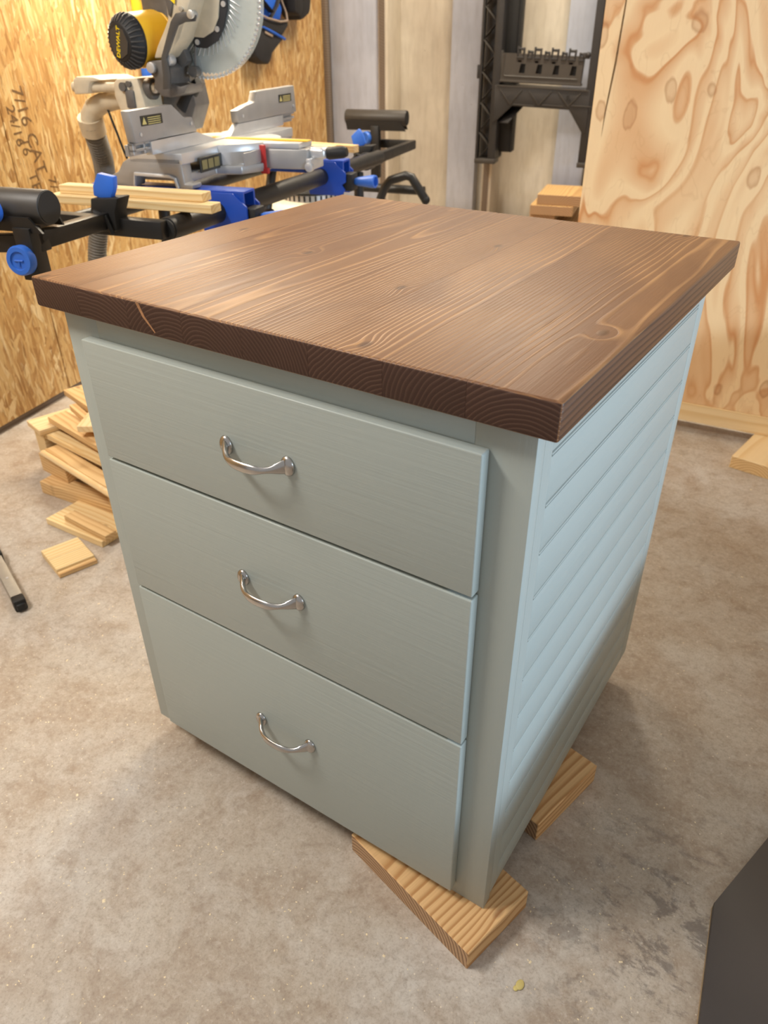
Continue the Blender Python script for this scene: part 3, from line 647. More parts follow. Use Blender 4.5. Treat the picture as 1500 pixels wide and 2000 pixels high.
# sticks laid across the stand
def stick(a0, a1, b, w_, z0, t, mat, label, db=0.0):
    p = rw((a0 + a1) / 2, b, 0)
    return lumber('wood_stick', p.x, p.y, math.degrees(PH) + db, a1 - a0, w_, t, z0, mat, label, 'wood stick', 'sticks laid on the saw stand')
stick(0.585, 1.005, -2.985, 0.040, 0.7715, 0.018, 'pine', 'lower pale stick lying across the near end of the saw stand', 0)
stick(0.605, 0.975, -2.968, 0.036, 0.7898, 0.018, 'pine', 'upper pale stick lying on another at the near end of the saw stand', 0)
stick(0.60, 0.868, -1.985, 0.034, 0.765, 0.022, 'pine', 'pale stick lying across the far end of the saw stand', -6)
stick(0.70, 0.925, -1.925, 0.030, 0.762, 0.022, 'pine2', 'pinkish stick lying by the blue lever at the far end of the saw stand', -10)

# ================================================================== MITRE SAW
MO = (0.8, -2.56, 0.79)
saw = thing('mitre_saw', 'sliding mitre saw with yellow motor and large blade on the stand', 'mitre saw', rw(*MO), PH)
def mp(name, bms, mat, parent=None, **kw): return obj(name, bms, mat, parent or saw, **kw)
# base: two end castings, deck, turntable
wing = [(-0.159, 0.0), (-0.157, 0.017), (-0.127, 0.030), (-0.111, 0.050), (-0.095, 0.059), (-0.068, 0.063), (0.047, 0.064), (0.050, 0.011), (0.072, 0.010), (0.070, 0.0), (0.034, 0.0), (0.029, 0.021), (0.016, 0.026), (-0.078, 0.028), (-0.084, 0.0)]
mp('base_end', Plate(wing, -0.295, -0.255, 'xz', bev=0.003), 'alu')
mp('base_end', Plate(wing, 0.255, 0.295, 'xz', bev=0.003), 'alu')
mp('handle_trim', Sweep([(-0.084, -0.298, 0.002), (-0.079, -0.298, 0.027), (0.014, -0.298, 0.0255), (0.028, -0.298, 0.021), (0.033, -0.298, 0.001)], 0.004, 8), 'alulite')
mp('deck', [Plate([(-0.09, -0.262), (0.05, -0.262), (0.05, -0.15), (0.11, -0.13), (0.14, -0.06), (0.14, 0.06), (0.11, 0.13), (0.05, 0.15), (0.05, 0.262), (-0.09, 0.262)], 0.010, 0.030, 'xy', bev=0.003)], 'alu')
for s in (-1, 1): mp('table', Box(-0.09, 0.052, min(s * 0.295, s * 0.130), max(s * 0.295, s * 0.130), 0.050, 0.074, 0.003), 'alulite')
mp('turntable', [Lathe([(0.145, 0.022), (0.145, 0.066), (0.142, 0.074), (0.0, 0.0745)], (0.0, 0, 0), n=48)], 'alulite')
sc = mp('scale_plate', Plate([(-0.15, 0.030), (0.15, 0.030), (0.15, 0.058), (-0.15, 0.058)], 0.0, 0.004, 'yz'), 'alu')
sc.location = (0.128, -0.0, 0.002); sc.hide_render = False
mp('warning_plate', Box(0.058, 0.061, -0.235, -0.135, 0.026, 0.058, 0.0005, 1), 'label')
mp('warning_print', [Box(0.0612, 0.0618, -0.228 + 0.028 * i, -0.205 + 0.028 * i, 0.032, 0.052) for i in range(3)], 'labeld')
mp('mitre_arm', Plate([(0.09, -0.060), (0.215, -0.042), (0.245, -0.036), (0.245, 0.036), (0.215, 0.042), (0.09, 0.060)], 0.014, 0.060, 'xy', bev=0.004), 'alu')
mp('kerf_plate', Box(-0.04, 0.235, -0.012, 0.012, 0.0735, 0.0765, 0.0005, 1), 'yellow', label='yellow kerf insert')
mp('arm_deck', Plate([(0.10, -0.055), (0.225, -0.040), (0.225, 0.040), (0.10, 0.055)], 0.060, 0.0735, 'xy', bev=0.002), 'alulite')
mp('mitre_lever', [Box(0.238, 0.285, -0.022, 0.022, 0.036, 0.062, 0.008, 3), Cyl((0.25, -0.045, 0.020), (0.25, -0.030, 0.020), 0.011, n=16, bev=0.002), Box(0.240, 0.256, -0.04, 0.04, 0.012, 0.04, 0.004)], 'alulite')
mp('mitre_knob', Lathe([(0.012, 0), (0.015, 0.006), (0.014, 0.045), (0.010, 0.055), (0, 0.056)], (0.282, 0, 0.048), (1, 0, 0.1), 20), 'cap')
mp('stop_lever', [Box(0.128, 0.144, -0.066, -0.058, 0.010, 0.070, 0.003), Box(0.128, 0.150, -0.068, -0.056, 0.004, 0.018, 0.003)], 'red', label='red stop lever')
# fences
fl = [(-0.398, 0.166), (-0.236, 0.167), (-0.190, 0.137), (-0.157, 0.136), (-0.142, 0.104), (-0.391, 0.104)]
mp('fence', Plate(fl, -0.016, 0.006, 'yz', bev=0.002), 'alu')
fr = [(0.063, 0.132), (0.110, 0.140), (0.165, 0.146), (0.180, 0.170), (0.417, 0.172), (0.424, 0.103), (0.066, 0.103)]
mp('fence', Plate(fr, -0.016, 0.006, 'yz', bev=0.002), 'alu')
for y0, y1 in ((-0.396, -0.30), (0.30, 0.42)):
    mp('fence_support', [Box(-0.014, 0.0, y0, y1, 0.098, 0.104, 0.001, 1), Box(-0.014, 0.0, y0, y1, 0.086, 0.092, 0.001, 1), Box(-0.014, 0.0, y0, y0 + 0.01, 0.080, 0.104, 0.001, 1), Box(-0.014, 0.0, y0 + 0.04, y0 + 0.046, 0.080, 0.104, 0.001, 1), Box(-0.022, -0.010, min(y0, y1), max(y0, y1), 0.078, 0.10)], 'alu')
mp('fixed_fence', Plate([(-0.334, 0.074), (-0.334, 0.102), (-0.142, 0.103), (-0.052, 0.078), (0.02, 0.078), (0.066, 0.102), (0.335, 0.102), (0.335, 0.074)], -0.014, 0.004, 'yz', bev=0.002), 'alulite')
for y0, z0 in ((-0.363, 0.140), (0.310, 0.140)):
    lb = mp('warning_label', Box(0.0055, 0.0068, y0, y0 + 0.082, z0 - 0.006, z0 + 0.014), 'label')
    tri = Plate([(y0 + 0.004, z0 - 0.003), (y0 + 0.020, z0 - 0.003), (y0 + 0.012, z0 + 0.011)], 0.0068, 0.0074, 'yz')
    mp('warning_mark', [tri] + [Box(0.0068, 0.0073, y0 + 0.026, y0 + 0.074, z0 + 0.008 - 0.004 * i, z0 + 0.0095 - 0.004 * i) for i in range(4)], 'labely', lb)
mp('fence_screw', [Cyl((0.005, y, z), (0.008, y, z), 0.004, n=10) for y, z in ((-0.37, 0.119), (-0.165, 0.123), (0.09, 0.118), (0.405, 0.12))], 'alulite')
# slide rails, rear housing, dust elbow
mp('slide_rail', Cyl((-0.40, -0.055, 0.188), (-0.15, -0.055, 0.188), 0.0115, n=18), 'dusty')
mp('slide_rail', Cyl((-0.40, 0.055, 0.188), (-0.15, 0.055, 0.188), 0.0115, n=18), 'dusty')
mp('rail_end_cap', Plate([(-0.388, 0.172), (-0.384, 0.205), (-0.372, 0.212), (-0.320, 0.212), (-0.296, 0.205), (-0.332, 0.200), (-0.345, 0.174)], -0.075, 0.075, 'xz', bev=0.004), 'dusty')
mp('rear_housing', Plate([(-0.256, 0.200), (-0.244, 0.209), (-0.182, 0.212), (-0.170, 0.149), (-0.172, 0.060), (-0.215, 0.060), (-0.248, 0.137), (-0.258, 0.170)], -0.085, 0.085, 'xz', bev=0.006), 'dusty')
mp('housing_panel', [Box(-0.222, -0.196, -0.090, -0.083, 0.145, 0.185, 0.003), Cyl((-0.225, -0.092, 0.192), (-0.225, -0.084, 0.192), 0.010, n=14), Cyl((-0.206, -0.094, 0.198), (-0.206, -0.084, 0.198), 0.007, n=14)], 'darkcast')
mp('pivot_bearing', Cyl((-0.180, -0.05, 0.186), (-0.158, -0.05, 0.186), 0.024, n=20, bev=0.003), 'darkcast')
mp('dust_elbow', Sweep([(-0.235, -0.02, 0.158), (-0.30, -0.02, 0.156), (-0.345, -0.02, 0.150), (-0.375, -0.02, 0.138), (-0.392, -0.02, 0.118), (-0.396, -0.02, 0.095)], [0.018, 0.021, 0.024, 0.026, 0.027, 0.027], 18), 'dusty')
hp = []; hr = []
ctrl = [(-0.396, -0.02, 0.10), (-0.408, 0.005, 0.06), (-0.436, 0.05, 0.0), (-0.490, 0.11, -0.07), (-0.530, 0.115, -0.16), (-0.575, 0.11, -0.29), (-0.60, 0.12, -0.45), (-0.58, 0.13, -0.62), (-0.48, 0.15, -0.735), (-0.36, 0.18, -0.757)]
cv = [Vector(c) for c in ctrl]
raw = []
for i in range(400):
    t = i / 399 * (len(cv) - 1); j = min(int(t), len(cv) - 2); f = t - j
    p0, p1, p2, p3 = cv[max(j - 1, 0)], cv[j], cv[j + 1], cv[min(j + 2, len(cv) - 1)]
    raw.append(0.5 * ((2 * p1) + (p2 - p0) * f + (2 * p0 - 5 * p1 + 4 * p2 - p3) * f * f + (3 * p1 - p0 - 3 * p2 + p3) * f ** 3))
acc = [0.0]
for p, q in zip(raw, raw[1:]): acc.append(acc[-1] + (q - p).length)
j = 0; step = 0.00225
for i in range(int(acc[-1] / step)):
    d = i * step
    while acc[j + 1] < d: j += 1
    hp.append(raw[j].lerp(raw[j + 1], (d - acc[j]) / (acc[j + 1] - acc[j])))
    hr.append(0.0265 + (0.0030, 0.0012, -0.0030, 0.0012)[i % 4])
mp('hose', Sweep(hp, hr, 16), 'hose')
mp('hose_cuff', Sweep([(-0.395, -0.022, 0.116), (-0.404, -0.005, 0.076)], 0.0335, 18), 'dusty')
mp('cord', Sweep([(-0.33, -0.03, 0.150), (-0.318, -0.034, 0.115), (-0.306, -0.036, 0.080), (-0.292, -0.04, 0.040), (-0.285, -0.04, 0.02)], 0.003, 8), 'cap')
# pivot castings
def near(pts, b=-0.095, b0=-0.02):
    k = (1.894 + b) / (1.894 + b0)
    return [(1.097 + (x - 1.097) * k, 0.30 + (z - 0.30) * k) for x, z in pts]
mp('pivot_casting', [Plate(near([(-0.185, 0.245), (-0.143, 0.248), (-0.120, 0.230), (-0.128, 0.196), (-0.100, 0.190), (-0.076, 0.196), (-0.090, 0.176), (-0.132, 0.166), (-0.158, 0.168), (-0.178, 0.186), (-0.172, 0.206), (-0.190, 0.228)]), -0.100, -0.015, 'xz', bev=0.003),
   Plate([(-0.150, 0.22), (-0.08, 0.22), (-0.07, 0.15), (-0.10, 0.09), (-0.15, 0.08), (-0.17, 0.14)], -0.012, 0.06, 'xz', bev=0.004)], 'darkcast')
mp('pivot_casting', Plate([(-0.100, 0.270), (-0.086, 0.290), (-0.065, 0.289), (-0.060, 0.270), (-0.052, 0.247), (-0.070, 0.232), (-0.084, 0.214), (-0.096, 0.222), (-0.084, 0.246)], -0.05, -0.02, 'xz', bev=0.003), 'darkcast', label='grey cast link with a slot')
mp('pivot_bolt', [Cyl((-0.122, -0.110, 0.234), (-0.122, -0.09, 0.234), 0.012, n=14, bev=0.002), Cyl((-0.070, -0.112, 0.250), (-0.070, -0.09, 0.250), 0.012, n=16, bev=0.002), Cyl((-0.150, -0.064, 0.186), (-0.150, -0.05, 0.186), 0.009, n=14, bev=0.001), Cyl((-0.176, -0.062, 0.190), (-0.176, -0.05, 0.190), 0.010, n=14, bev=0.001)], 'alulite')
mp('dust_chute', Sweep([(-0.115, 0.0, 0.14), (-0.095, 0.0, 0.165), (-0.072, 0.0, 0.190), (-0.060, 0.0, 0.197)], [0.02, 0.018, 0.015, 0.014], 12), 'cap')
# swing arm and lever
mp('swing_arm', [Plate(near([(-0.112, 0.371), (-0.095, 0.46), (-0.02, 0.46), (-0.042, 0.369), (-0.066, 0.324), (-0.084, 0.293), (-0.127, 0.252), (-0.169, 0.250), (-0.153, 0.277), (-0.126, 0.312), (-0.112, 0.332)]), -0.098, -0.03, 'xz', bev=0.006)], 'dusty')
mp('arm_recess', Plate(near([(-0.108, 0.37), (-0.092, 0.45), (-0.065, 0.45), (-0.086, 0.370), (-0.100, 0.336), (-0.106, 0.340)]), -0.102, -0.097, 'xz', bev=0.002), 'darkcast')
mp('arm_sticker', Plate(near([(-0.096, 0.372), (-0.083, 0.362), (-0.078, 0.385), (-0.092, 0.40)]), -0.1032, -0.102, 'xz'), 'badge')
lv = [(-0.032, 0.340), (-0.036, 0.327), (-0.064, 0.326), (-0.085, 0.319), (-0.095, 0.304), (-0.130, 0.251), (-0.126, 0.214), (-0.132, 0.185), (-0.153, 0.183), (-0.147, 0.214), (-0.145, 0.252), (-0.103, 0.328), (-0.087, 0.344), (-0.062, 0.347)]
mp('guard_link', Plate(near(lv, -0.115), -0.120, -0.112, 'xz', bev=0.002), 'lever')
mp('link_bolt', [Cyl((0.015, -0.126, 0.339), (0.015, -0.105, 0.339), 0.009, n=14, bev=0.001), Cyl((-0.022, -0.103, 0.350), (-0.022, -0.096, 0.350), 0.005, n=10)], 'steel')
# motor: yellow body, black vented cap with a badge
m0, m1 = Vector((-0.125, 0.085, 0.298)), Vector((-0.190, -0.13, 0.286)); max_ = (m1 - m0).normalized()
mp('motor_body', Lathe([(0.050, 0.0), (0.060, 0.006), (0.061, 0.10), (0.059, 0.102), (0.059, 0.106), (0.061, 0.108), (0.0575, 0.188)], m0, max_, 32), 'yellow')
mp('motor_rib', [Sweep([m0 + Vector((-0.005, -0.02, 0.062)), m0 + Vector((-0.012, -0.06, 0.062))], 0.006, 8)], 'yellow')
mc = mp('motor_cap', Lathe([(0.0585, 0.184), (0.058, 0.194), (0.054, 0.204), (0.040, 0.217), (0.038, 0.218), (0.0, 0.219)], m0, max_, 32), 'cap')
mx, my = frame(max_)
ribs = []
for i in range(30):
    a = 2 * PI * i / 30; d = mx * math.cos(a) + my * math.sin(a)
    ribs.append(Sweep([m0 + max_ * 0.192 + d * 0.0583, m0 + max_ * 0.204 + d * 0.0545, m0 + max_ * 0.216 + d * 0.0415], 0.0021, 6))
mp('cooling_rib', ribs, 'blackpl2', mc)
bt = text_mesh('DEWALT', 0.0165, 0.0008)
zz = max_; xx = Vector((0.30, 0.0, 0.95)); xx = (xx - zz * xx.dot(zz)).normalized(); yy = zz.cross(xx)
pc = m0 + max_ * 0.2205
mp('cap_disc', Cyl(m0 + max_ * 0.216, m0 + max_ * 0.220, 0.0335, n=8), 'blackpl2', mc)
xf(bt, Matrix(((xx.x, yy.x, zz.x, pc.x), (xx.y, yy.y, zz.y, pc.y), (xx.z, yy.z, zz.z, pc.z), (0, 0, 0, 1))))
mp('badge_lettering', bt, 'badge', mc, smooth=False)
mp('power_cord', Sweep([m0 + Vector((0.0, -0.055, 0.058)), m0 + Vector((0.004, -0.05, 0.074)), m0 + Vector((0.02, -0.04, 0.086)), m0 + Vector((0.06, -0.03, 0.10))], 0.005, 10), 'lever')
# blade, flange and clear guard
bc = Vector((-0.020, 0.0, 0.368))
bo = []
for i in range(160):
    a = 2 * PI * i / 160; r = 0.152 if i % 2 else 0.1475
    bo.append((bc.x + r * math.cos(a + (0.012 if i % 2 else 0)), bc.z + r * math.sin(a + (0.012 if i % 2 else 0))))
mp('saw_blade', Plate(bo, -0.0012, 0.0012, 'xz'), 'steel')
gp = []
for i in range(41):
    a = math.radians(-128 + 218 * i / 40); gp.append((bc.x + 0.159 * math.cos(a), bc.z + 0.159 * math.sin(a)))
for i in range(15):
    a = math.radians(90 - 218 * i / 14); gp.append((bc.x + 0.075 * math.cos(a), bc.z + 0.075 * math.sin(a)))
mp('clear_guard', [Plate(gp, -0.026, -0.023, 'xz')], 'guard', label='clear lower blade guard')
def fan(r, a0, a1, n=30): return [(bc.x + r * math.cos(math.radians(a0 + (a1 - a0) * i / n)), bc.z + r * math.sin(math.radians(a0 + (a1 - a0) * i / n))) for i in range(n + 1)]
ell = [(-0.042, 0.275), (-0.008, 0.272), (0.026, 0.288), (0.046, 0.316), (0.060, 0.350), (0.064, 0.40), (0.05, 0.46), (-0.042, 0.46)]
fp = mp('guard_plate', Plate(ell, -0.034, -0.027, 'xz', bev=0.002), 'blackpl')
mp('flange_plate', Plate([(-0.040, 0.296), (-0.010, 0.294), (0.019, 0.307), (0.036, 0.334), (0.044, 0.37), (0.045, 0.41), (0.03, 0.45), (-0.040, 0.45)], -0.038, -0.033, 'xz', bev=0.001), 'dusty', fp)
mp('plate_screw', [Cyl((x, -0.037, z), (x, -0.033, z), 0.006, n=12) for x, z in ((0.029, 0.311), (-0.029, 0.285), (0.052, 0.36))], 'alulite', fp)
mp('guard_rim', Sweep([(bc.x + 0.159 * math.cos(math.radians(-120 + 210 * i / 60)), -0.012, bc.z + 0.159 * math.sin(math.radians(-120 + 210 * i / 60))) for i in range(61)], 0, 8, flat=[(0.0016, 0.012)] * 61, up=(1, 0, 0)), 'guard')
mp('guard_teeth', [Ell((bc.x + 0.158 * math.cos(math.radians(-110 + 4.0 * i)), -0.022, bc.z + 0.158 * math.sin(math.radians(-110 + 4.0 * i))), (0.0042, 0.006, 0.0042), 8) for i in range(50)], 'alulite')
mp('guard_slot', [sqbar((bc.x + 0.085 * math.cos(math.radians(t)), -0.0275, bc.z + 0.085 * math.sin(math.radians(t))), (bc.x + 0.112 * math.cos(math.radians(t - 8)), -0.0275, bc.z + 0.112 * math.sin(math.radians(t - 8))), 0.002, 0.002) for t in range(-118, 60, 7)], 'alulite')
mp('guard_roller', [Lathe([(0.0, -0.01), (0.012, -0.01), (0.013, 0.0), (0.012, 0.01), (0, 0.01)], (-0.043, -0.040, 0.224), (0, 1, 0), 16), Sweep([(-0.043, -0.036, 0.224), (-0.040, -0.034, 0.262), (-0.036, -0.03, 0.285)], 0.003, 8)], 'darkcast')
mp('upper_guard', [Plate(fan(0.160, 62, 205) + fan(0.06, 205, 62), -0.022, 0.022, 'xz', bev=0.003)], 'darkcast')
mp('inner_shield', Plate([(-0.085, 0.31), (-0.06, 0.335), (-0.05, 0.27), (-0.045, 0.225), (-0.062, 0.25), (-0.07, 0.28)], -0.024, 0.02, 'xz'), 'cap')

# ================================================================== WALL RACK WITH CLIP HOLDER
RO = (1.2, -0.2, 0.52)
rk = thing('storage_rack', 'black plastic truss rack hung on the concrete wall', 'rack', rw(*RO), PH)
def rp(name, bms, mat='blackpl', parent=None, **kw):
    if not isinstance(bms, list): bms = [bms]
    for b in bms: xf(b, Matrix.Translation((-RO[0], -RO[1], -RO[2])))
    return obj(name, bms, mat, parent or rk, **kw)
RT = 1.75
def upright(a_out, a_in, s):
    # s=+1: truss on the left, flat flange on the right
    lo = 0.522
    u_ = rp('upright', [Box(min(a_in, a_in - s * 0.038), max(a_in, a_in - s * 0.038), -0.200, -0.180, lo, RT, 0.003), Box(min(a_in, a_in - s * 0.006), max(a_in, a_in - s * 0.006), -0.185, -0.02, lo, RT, 0.002),
        Box(min(a_out, a_out + s * 0.010), max(a_out, a_out + s * 0.010), -0.200, -0.150, lo, RT, 0.002), Box(min(a_out, a_in), max(a_out, a_in), -0.10, -0.09, lo, RT)])
    n = 9; h = (RT - lo) / n
    x0 = a_out + s * 0.008; x1 = a_in - s * 0.036
    for i in range(n):
        z = lo + i * h
        rp('truss_rib', [sqbar((x0, -0.160, z + h * 0.95), (x1, -0.160, z + h * 0.5), 0.060, 0.004), sqbar((x0, -0.150, z + 0.002), (x1, -0.150, z + h * 0.5), 0.04, 0.004)], 'blackpl2', u_)
    rp('end_cap', Box(min(a_out - s * 0.003, a_in + s * 0.003), max(a_out - s * 0.003, a_in + s * 0.003), -0.206, -0.10, lo - 0.016, lo + 0.008, 0.004), 'blackpl2', u_)
    rp('inner_channel', [Box(a_in - s * 0.004 if s < 0 else a_in - 0.004, a_in + 0.004 if s > 0 else a_in + 0.004, -0.08 + 0.03 * i, -0.07 + 0.03 * i, lo + 0.01, RT) for i in range(2)], 'blackpl', u_)
    rp('mount_back', [Box(min(a_out, a_in) + 0.01, max(a_out, a_in) + 0.055, -0.09, -0.005, lo + 0.03, RT, 0.003), Box(max(a_out, a_in) + 0.055, max(a_out, a_in) + 0.065, -0.10, -0.005, lo + 0.03, RT, 0.003)], 'cap', u_)
upright(0.918, 1.022, 1)
upright(1.556, 1.452, -1)
rp('side_hook', Box(0.902, 0.918, -0.19, -0.15, 0.895, 0.955, 0.003))
bx0, bx1 = 1.020, 1.454
beam = rp('cross_beam', Plate([(bx0 - 0.02, 0.868), (bx1 + 0.02, 0.850), (bx1 + 0.02, 0.66), (bx1, 0.665), (1.380, 0.765), (1.095, 0.778), (bx0 + 0.005, 0.715), (bx0 - 0.02, 0.70)], -0.206, -0.194, 'xz', bev=0.002))
rp('beam_shelf', Plate([(bx0 - 0.01, 0.864), (bx1 + 0.01, 0.846), (bx1 + 0.01, 0.852), (bx0 - 0.01, 0.870)], -0.212, -0.04, 'xz'), 'blackpl2', beam)
for i in range(3):
    c = 1.085 + 0.145 * i
    rp('beam_rib', [sqbar((c - 0.055, -0.208, 0.850 - 0.0045 * i), (c, -0.208, 0.785 - 0.003 * i), 0.006, 0.004), sqbar((c, -0.208, 0.785 - 0.003 * i), (c + 0.055, -0.208, 0.848 - 0.0045 * i), 0.006, 0.004), sqbar((c + 0.015, -0.208, 0.785), (c + 0.12, -0.208, 0.780), 0.006, 0.004)], 'blackpl2', beam)
rp('emboss_mark', [Box(1.362, 1.374, -0.209, -0.205, 0.806, 0.828), Box(1.376, 1.382, -0.209, -0.205, 0.800, 0.812)], 'cap', beam)
rp('shelf_brace', [sqbar((bx0 + 0.02, -0.19, 0.70), (1.10, -0.10, 0.775), 0.10, 0.006)], 'blackpl', beam)
# clip holder standing on the beam
ho = thing('clip_holder', 'charcoal plastic clip holder standing on the black wall rack', 'tool holder', rw(1.22, -0.19, 0.874), PH)
def hp_(name, bms, mat, parent=None):
    if not isinstance(bms, list): bms = [bms]
    for b in bms: rot(b, math.radians(2.2), 'Y')
    return obj(name, bms, mat, parent or ho)
slots = [[(-0.083 + 0.083 * i - 0.010, 0.058), (-0.083 + 0.083 * i - 0.001 - 0.018, 0.058 - 0.0), (-0.083 + 0.083 * i - 0.026, 0.018), (-0.083 + 0.083 * i + 0.004, 0.018), (-0.083 + 0.083 * i + 0.004, 0.058)][1:] for i in range(4)]
slots = [[(x + 0.0, z + 0.025) for x, z in s] for s in slots]
sq_ = [[(-0.118 + 0.083 * i, 0.088), (-0.118 + 0.083 * i, 0.097), (-0.100 + 0.083 * i, 0.097), (-0.100 + 0.083 * i, 0.088)] for i in range(4)]
hp_('face', Plate([(-0.205, 0.004), (0.200, 0.004), (0.200, 0.125), (-0.195, 0.125)], -0.004, 0.0, 'xz', holes=slots + sq_), 'blackpl2')
hp_('back', Box(-0.20, 0.20, 0.028, 0.036, 0.004, 0.12), 'cap')
hp_('rim', [Sweep([(-0.185, -0.005, 0.120), (-0.185, -0.005, 0.034), (-0.175, -0.005, 0.028), (0.18, -0.005, 0.028)], 0.003, 6), Box(-0.21, 0.205, -0.008, 0.036, 0.0, 0.010, 0.002), Box(-0.21, -0.197, -0.006, 0.03, 0.0, 0.135, 0.002)], 'blackpl2')
for i in range(4):
    for dx, w_, h_ in ((-0.118, 0.036, 0.045), (-0.072, 0.026, 0.030)):
        c = dx + 0.083 * i + 0.010
        hp_('clip', [Box(c - w_ / 2, c + w_ / 2, -0.010, 0.004, 0.104, 0.112, 0.002), Box(c - w_ / 2, c - w_ / 2 + 0.007, -0.008, 0.018, 0.110, 0.110 + h_, 0.002), Box(c + w_ / 2 - 0.007, c + w_ / 2, -0.008, 0.018, 0.110, 0.110 + h_ * 0.9, 0.002), Cyl((c - w_ / 2, 0.006, 0.110 + h_ * 0.75), (c + w_ / 2, 0.006, 0.110 + h_ * 0.75), 0.006, n=10)], 'blackpl')
hp_('clip', [Box(0.19, 0.225, -0.01, 0.012, 0.115, 0.140, 0.004), Ell((0.215, -0.004, 0.132), (0.014, 0.012, 0.012), 10)], 'blackpl')

# ================================================================== TOOL BAG, LEVEL AND BOX ON THE STRAND BOARD
bg = thing('tool_pouch', 'black and blue nylon tool pouch hanging on the strand board behind the blade', 'tool bag', rw(0.002, -0.80, 0.97), PH)
def gp_(name, bms, mat, parent=None):
    if not isinstance(bms, list): bms = [bms]
    for b in bms: xf(b, Matrix.Translation((0, 0.80, -0.97)))
    return obj(name, bms, mat, parent or bg)
def soft(outline, t0, t1, bev): return Plate(outline, t0, t1, 'yz', bev=bev)
gp_('lower_pocket', soft([(-0.965, 1.005), (-0.92, 0.985), (-0.846, 0.972), (-0.825, 0.985), (-0.80, 1.015), (-0.663, 1.073), (-0.70, 1.09), (-0.89, 1.125), (-1.01, 1.13)], 0.004, 0.075, 0.012), 'bagblack')
gp_('pocket_trim', Sweep([(0.07, -1.01, 1.128), (0.080, -0.89, 1.118), (0.080, -0.77, 1.092), (0.072, -0.66, 1.070)], 0.006, 8), 'bagblue')
gp_('pocket_piping', Sweep([(0.072, -1.01, 1.136), (0.080, -0.89, 1.127), (0.080, -0.77, 1.102), (0.070, -0.665, 1.082)], 0.0035, 8), 'piping')
gp_('logo_tab', soft([(-0.870, 1.103), (-0.795, 1.087), (-0.800, 1.078), (-0.872, 1.093)], 0.076, 0.080, 0.001), 'piping')
gp_('upper_pocket', soft([(-0.98, 1.12), (-0.70, 1.085), (-0.63, 1.125), (-0.645, 1.15), (-0.80, 1.14), (-0.98, 1.17)], 0.004, 0.085, 0.010), 'bagblack')
gp_('pocket_lining', soft([(-0.96, 1.15), (-0.80, 1.138), (-0.645, 1.142), (-0.615, 1.19), (-0.66, 1.24), (-0.96, 1.26)], 0.004, 0.050, 0.010), 'bagblue')
gp_('lining_piping', Sweep([(0.08, -0.98, 1.176), (0.092, -0.86, 1.150), (0.094, -0.74, 1.138), (0.085, -0.645, 1.142), (0.065, -0.610, 1.172), (0.05, -0.615, 1.215), (0.04, -0.63, 1.26)], 0.0045, 8), 'piping')
gp_('strap', [Sweep([(0.056, -0.78, 1.145), (0.060, -0.70, 1.20), (0.050, -0.64, 1.26), (0.03, -0.62, 1.32)], 0, 8, flat=[(0.014, 0.004)] * 4), Sweep([(0.06, -0.98, 1.27), (0.062, -0.86, 1.22), (0.058, -0.76, 1.175)], 0, 8, flat=[(0.018, 0.004)] * 3)], 'bagblack')
gp_('back_panel', soft([(-1.0, 1.16), (-0.612, 1.16), (-0.612, 1.42), (-1.0, 1.42)], 0.0, 0.02, 0.004), 'bagblack')
bg2 = obj('tool_bag', [soft([(-0.60, 1.20), (-0.545, 1.145), (-0.50, 1.150), (-0.423, 1.175), (-0.405, 1.23), (-0.41, 1.42), (-0.60, 1.42)], 0.004, 0.10, 0.02), soft([(-0.62, 1.175), (-0.56, 1.16), (-0.53, 1.20), (-0.55, 1.40), (-0.62, 1.40)], 0.03, 0.11, 0.014)], 'bagblack', label='plain black bag hanging to the right of the blue pouch', cat='tool bag', loc=rw(0, 0.03, 0), rotz=PH)
lvl = thing('spirit_level', 'yellow spirit level with a blue end hanging on the strand board behind the motor', 'level', rw(0.001, -1.72, 0.96), PH)
obj('body', Box(0.0, 0.022, -0.018, 0.018, 0.075, 0.62, 0.002), 'yellow', lvl)
obj('end_cap', Box(0.0, 0.024, -0.020, 0.020, 0.0, 0.075, 0.003), 'bluepl', lvl)
obj('end_stripe', Box(0.0235, 0.0255, -0.004, 0.012, 0.018, 0.060, 0.0005, 1), 'white', lvl)
wbx = thing('outlet_box', 'white plastic box fixed to the strand board above the saw arm', 'box', rw(0.0, -1.62, 1.187), PH)
obj('housing', Box(0.0, 0.05, -0.075, 0.075, 0.0, 0.11, 0.005), 'white', wbx)
obj('clip', Box(0.0, 0.03, -0.10, -0.078, 0.01, 0.04, 0.004), 'white', wbx)

# ================================================================== SHOP VACUUM UNDER THE STAND
vc = thing('shop_vacuum', 'beige shop vacuum with a slotted lid under the saw stand', 'vacuum', rw(0.60, -1.60, 0), PH)
obj('drum', Lathe([(0.150, 0.03), (0.165, 0.05), (0.185, 0.43), (0.190, 0.45)], (0, 0, 0), n=40), 'beige', vc)
obj('lid', Lathe([(0.195, 0.45), (0.200, 0.46), (0.198, 0.49), (0.182, 0.525), (0.155, 0.545), (0.128, 0.553), (0.0, 0.554)], (0, 0, 0), n=40), 'beige', vc)
obj('vent_ring', Lathe([(0.122, 0.553), (0.122, 0.578), (0.0, 0.579)], (0, 0, 0), n=40), 'alulite', vc)
obj('vent_slot', [rot(Box(0.118, 0.1235, -0.0035, 0.0035, 0.556, 0.576), 2 * PI * i / 36, 'Z') for i in range(36)], 'cap', vc)
obj('motor_cap', Lathe([(0.128, 0.578), (0.130, 0.586), (0.12, 0.598), (0.0, 0.60)], (0, 0, 0), n=40), 'cap', vc)
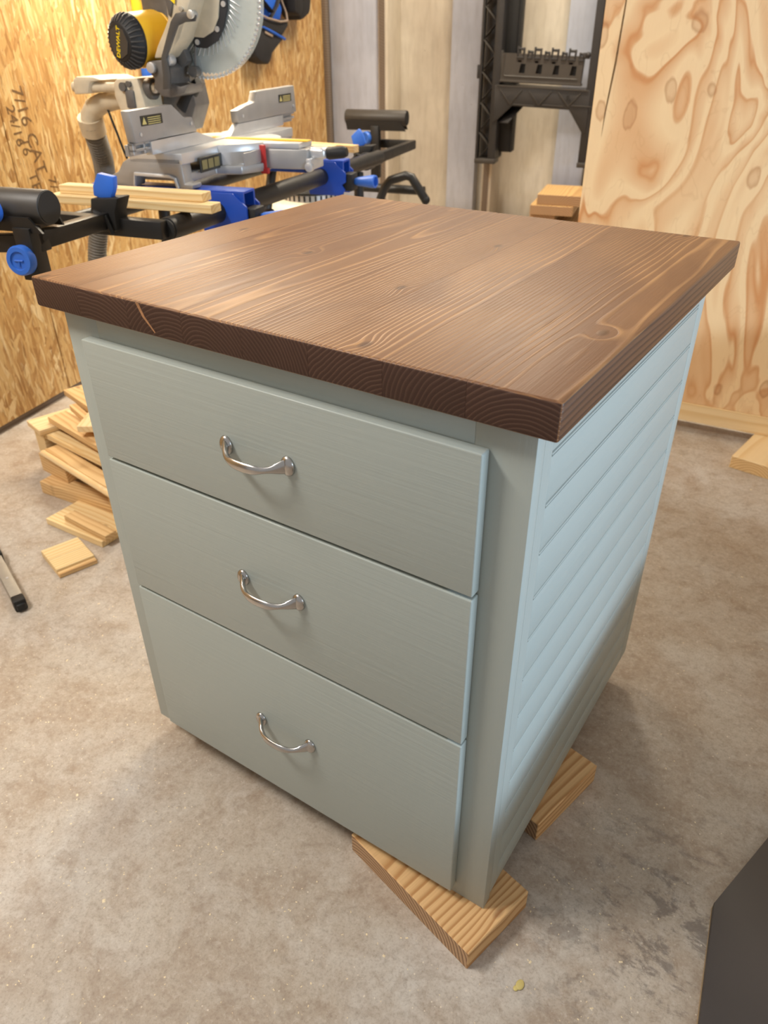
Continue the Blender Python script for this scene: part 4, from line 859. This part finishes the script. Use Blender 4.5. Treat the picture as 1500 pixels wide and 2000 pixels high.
for i in range(4):
    a = PI / 4 + i * PI / 2; x, y = 0.15 * math.cos(a), 0.15 * math.sin(a)
    obj('caster', [Cyl((x - 0.012, y, 0.022), (x + 0.012, y, 0.022), 0.022, n=14, bev=0.003), Cyl((x, y, 0.02), (x, y, 0.06), 0.008, n=10)], 'cap', vc)

# ================================================================== DUST AND CHIPS ON THE FLOOR
def scatter(n, seed):
    rng = random.Random(seed); vs = []; fs = []
    for _ in range(n):
        x = rng.uniform(-1.3, 1.3); y = rng.uniform(-0.75, 1.7)
        if rng.random() < 0.5: x = rng.uniform(-0.9, 0.9); y = rng.uniform(-0.6, 0.3)
        if (0.02 < x < 0.72 and -0.07 < y < 0.62) or (x > 0.92 and y < 0.7) or (Vector((x, y, 0)) - K0).dot(VA) < 0.04 or (x < -0.45 and y < 0.3 + 0.0 and x + 0.505 < 0.06 and abs((y - 0.062) + 0.354 * (x + 0.505)) < 0.05): continue
        l = rng.uniform(0.0005, 0.0016) * (1.9 if rng.random() < 0.06 else 1); w_ = l * rng.uniform(0.3, 0.8); a = rng.uniform(0, PI)
        c, s = math.cos(a), math.sin(a); k = len(vs); h = l * 0.3
        for px, py in ((-l, -w_), (l, -w_), (l, w_), (-l, w_)): vs.append((x + px * c - py * s, y + px * s + py * c, 0.0001))
        vs.append((x, y, h + 0.0002))
        fs += [(k, k + 1, k + 4), (k + 1, k + 2, k + 4), (k + 2, k + 3, k + 4), (k + 3, k, k + 4)]
    me = bpy.data.meshes.new('sawdust'); me.from_pydata(vs, [], fs); me.materials.append(M['dust'])
    o = bpy.data.objects.new('sawdust', me); COL.objects.link(o)
    return tag(o, 'fine pale sawdust scattered over the concrete floor', 'sawdust', kind='stuff')
scatter(3800, 3)
obj('wood_chip', [Ell((0, 0, 0.0016), (0.0055, 0.0075, 0.0016), 12), Ell((-0.003, -0.007, 0.0012), (0.0035, 0.004, 0.0012), 10)], 'labely', label='small yellowish glue blob on the floor in front of the cabinet block', cat='glue blob', loc=(0.768, -0.045, 0))
